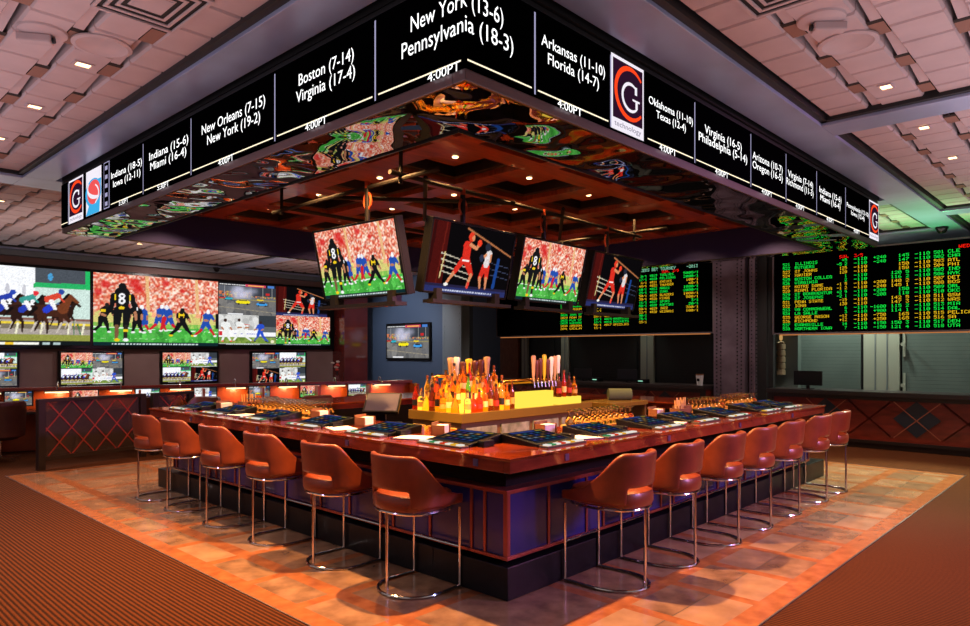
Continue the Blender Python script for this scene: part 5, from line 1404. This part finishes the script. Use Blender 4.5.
# ------------------------------------------------------------------ light
def spot(name, x, y, z, watts, col, size=110, blend=.6, radius=.08, aim=None):
    l = bpy.data.lights.new(name, 'SPOT'); l.energy = watts; l.color = col; l.spot_size = math.radians(size); l.spot_blend = blend; l.shadow_soft_size = radius
    o = bpy.data.objects.new(name, l); COL.objects.link(o); o.location = (x, y, z)
    if aim: o.rotation_euler = (Vector(aim) - Vector((x, y, z))).to_track_quat('-Z', 'Y').to_euler()
    return o
WARM = (1, .72, .42); OR = (1, .50, .17); COOL = (1, .84, .76); VIO = (.62, .42, 1)
def area(name, x, y, z, sx_, sy_, watts, col, aim):
    l = bpy.data.lights.new(name, 'AREA'); l.shape = 'RECTANGLE'; l.size = sx_; l.size_y = sy_; l.energy = watts; l.color = col
    o = bpy.data.objects.new(name, l); COL.objects.link(o); o.location = (x, y, z)
    o.rotation_euler = (Vector(aim) - Vector((x, y, z))).to_track_quat('-Z', 'Y').to_euler(); return o
for k, (x, y) in enumerate(DLS): spot('room_downlight', x, y, ZC - .03, 80, COOL, 130)
for x, y in CDL:
    rim = x - IX0 < cw * .7 or y - IY0 < ch * .7
    spot('coffer_light', x, y, 3.87, ((1700, 620, 420, 300, 240)[min(4, int((y - IY0) / ch))] if x - IX0 < cw * .7 else 230) if rim else 70, (1, .50, .17) if rim else OR, 120, .4, .04)
# added upward fill with no fitting, brightening the plaster ceiling
area('ceiling_fill', -3.2, 3.0, 3.0, 3.0, 8, 60, (1, .84, .92), (-3.2, 3.0, 9)); area('ceiling_fill', 4.0, -3.0, 3.0, 8, 3.0, 68, (1, .84, .92), (4.0, -3.0, 9))
area('ceiling_fill', 3.0, 10.8, 3.2, 10, 3.0, 60, (1, .78, .70), (3.0, 10.8, 9)); area('ceiling_fill', 9.6, 1.0, 3.4, 1.2, 8, 40, (1, .86, .80), (9.6, 1.0, 9))
# added violet and pink spots standing in for unseen gaming floor light
spot('violet_wash', 4.0, -6.5, 3.6, 1100, (.32, .36, 1), 60, .8, .3, (2.6, 0, .6)); spot('violet_wash', -6.0, 4.5, 3.6, 80, VIO, 80, .8, .3, (0, 3.5, 1.0))
spot('pink_wash', 5.5, -6.5, 3.4, 1500, (1, .28, .62), 60, .8, .3, (3.5, 0, 1.0))
spot('wall_fill', 7.2, 12.2, 3.9, 260, (.86, .92, 1), 90, .8, .1, (9.8, 12.6, 1.9)); spot('wall_fill', 7.2, 11.2, 3.9, 90, (1, .86, .8), 60, .8, .1, (8.8, 13.9, 2.0)); spot('wall_fill', 3.5, 12.8, 3.9, 160, (1, .85, .8), 140, .8, .1, (3.5, 14.5, 1.0))  # added fill brightening the blue wall, maroon column and video wall
for y in (6.2, 8.9): spot('betting_wall_fill', 11.9, y, 3.4, 22, (.9, 1, .86), 50, .8, .1, (12.5, y, 1.7))  # added fill on the pale posts, no lamp stands here
# lamps over the orange desk and the betting counters
for k in range(9):
    x, y = on_desk(1.05 + k * 1.03, -.18); spot('desk_lamp_light', x, y, 1.04, 14, (1, .6, .25), 150, .5, .04, (x + .05, y + .22, .8))
for y in (-2.2, -.2, 1.6, 4.6, 6.6, 8.6): spot('counter_light', 10.0, y, 3.95, 110, (1, .84, .7), 100, .7, .08, (11.0, y, .8))
spot('green_beam_fill', 10.5, -.4, 2.2, 190, (.05, 1, .2), 90, 1, .2, (10.0, -.6, 4)); spot('green_beam_fill', 9.0, .6, 2.0, 90, (.05, 1, .2), 80, 1, .2, (8.8, -.4, 4))  # added green spots imitating the boards' glow on the beam
spot('far_floor_fill', 9.4, -1.2, 3.93, 1700, (.78, 1, .70), 66, .7, .1, (7.3, -.7, 0)); spot('far_floor_fill', -1.2, 10.0, 3.95, 420, (1, .86, .86), 70, .7, .1, (-.5, 7.0, 0))  # added spots imitating board and screen glow on the far tiles
for y in (-1.8, .8, 1.9): spot('betting_wall_fill', 11.9, y, 3.6, 170, (.9, 1, .86), 130, .8, .1, (12.5, y, 1.6))  # added fill lightening the grey-green shutters
w = bpy.data.worlds.new('world'); SC.world = w; w.use_nodes = True
w.node_tree.nodes['Background'].inputs[0].default_value = (1, .82, .76, 1); w.node_tree.nodes['Background'].inputs[1].default_value = .27

# ------------------------------------------------------------------ camera
cam = bpy.data.cameras.new('camera'); co = bpy.data.objects.new('camera', cam); COL.objects.link(co)
cam.sensor_width = 36; cam.lens = 690.69 * 36 / 970; cam.shift_y = (351.83 - 313) / 970; cam.clip_end = 100
co.location = (-3.5302, -3.0954, 1.7966); co.rotation_euler = (PI / 2, 0, .756 - PI / 2)
SC.camera = co
vs = SC.view_settings; vs.view_transform = 'Standard'; vs.look = 'None'; vs.gamma = 1; vs.exposure = 0; vs.use_curve_mapping = False
SC.cycles.max_bounces = 8; SC.cycles.diffuse_bounces = 4; SC.cycles.glossy_bounces = 4; SC.cycles.transmission_bounces = 6
SC.cycles.use_denoising = True; SC.cycles.sample_clamp_indirect = 6
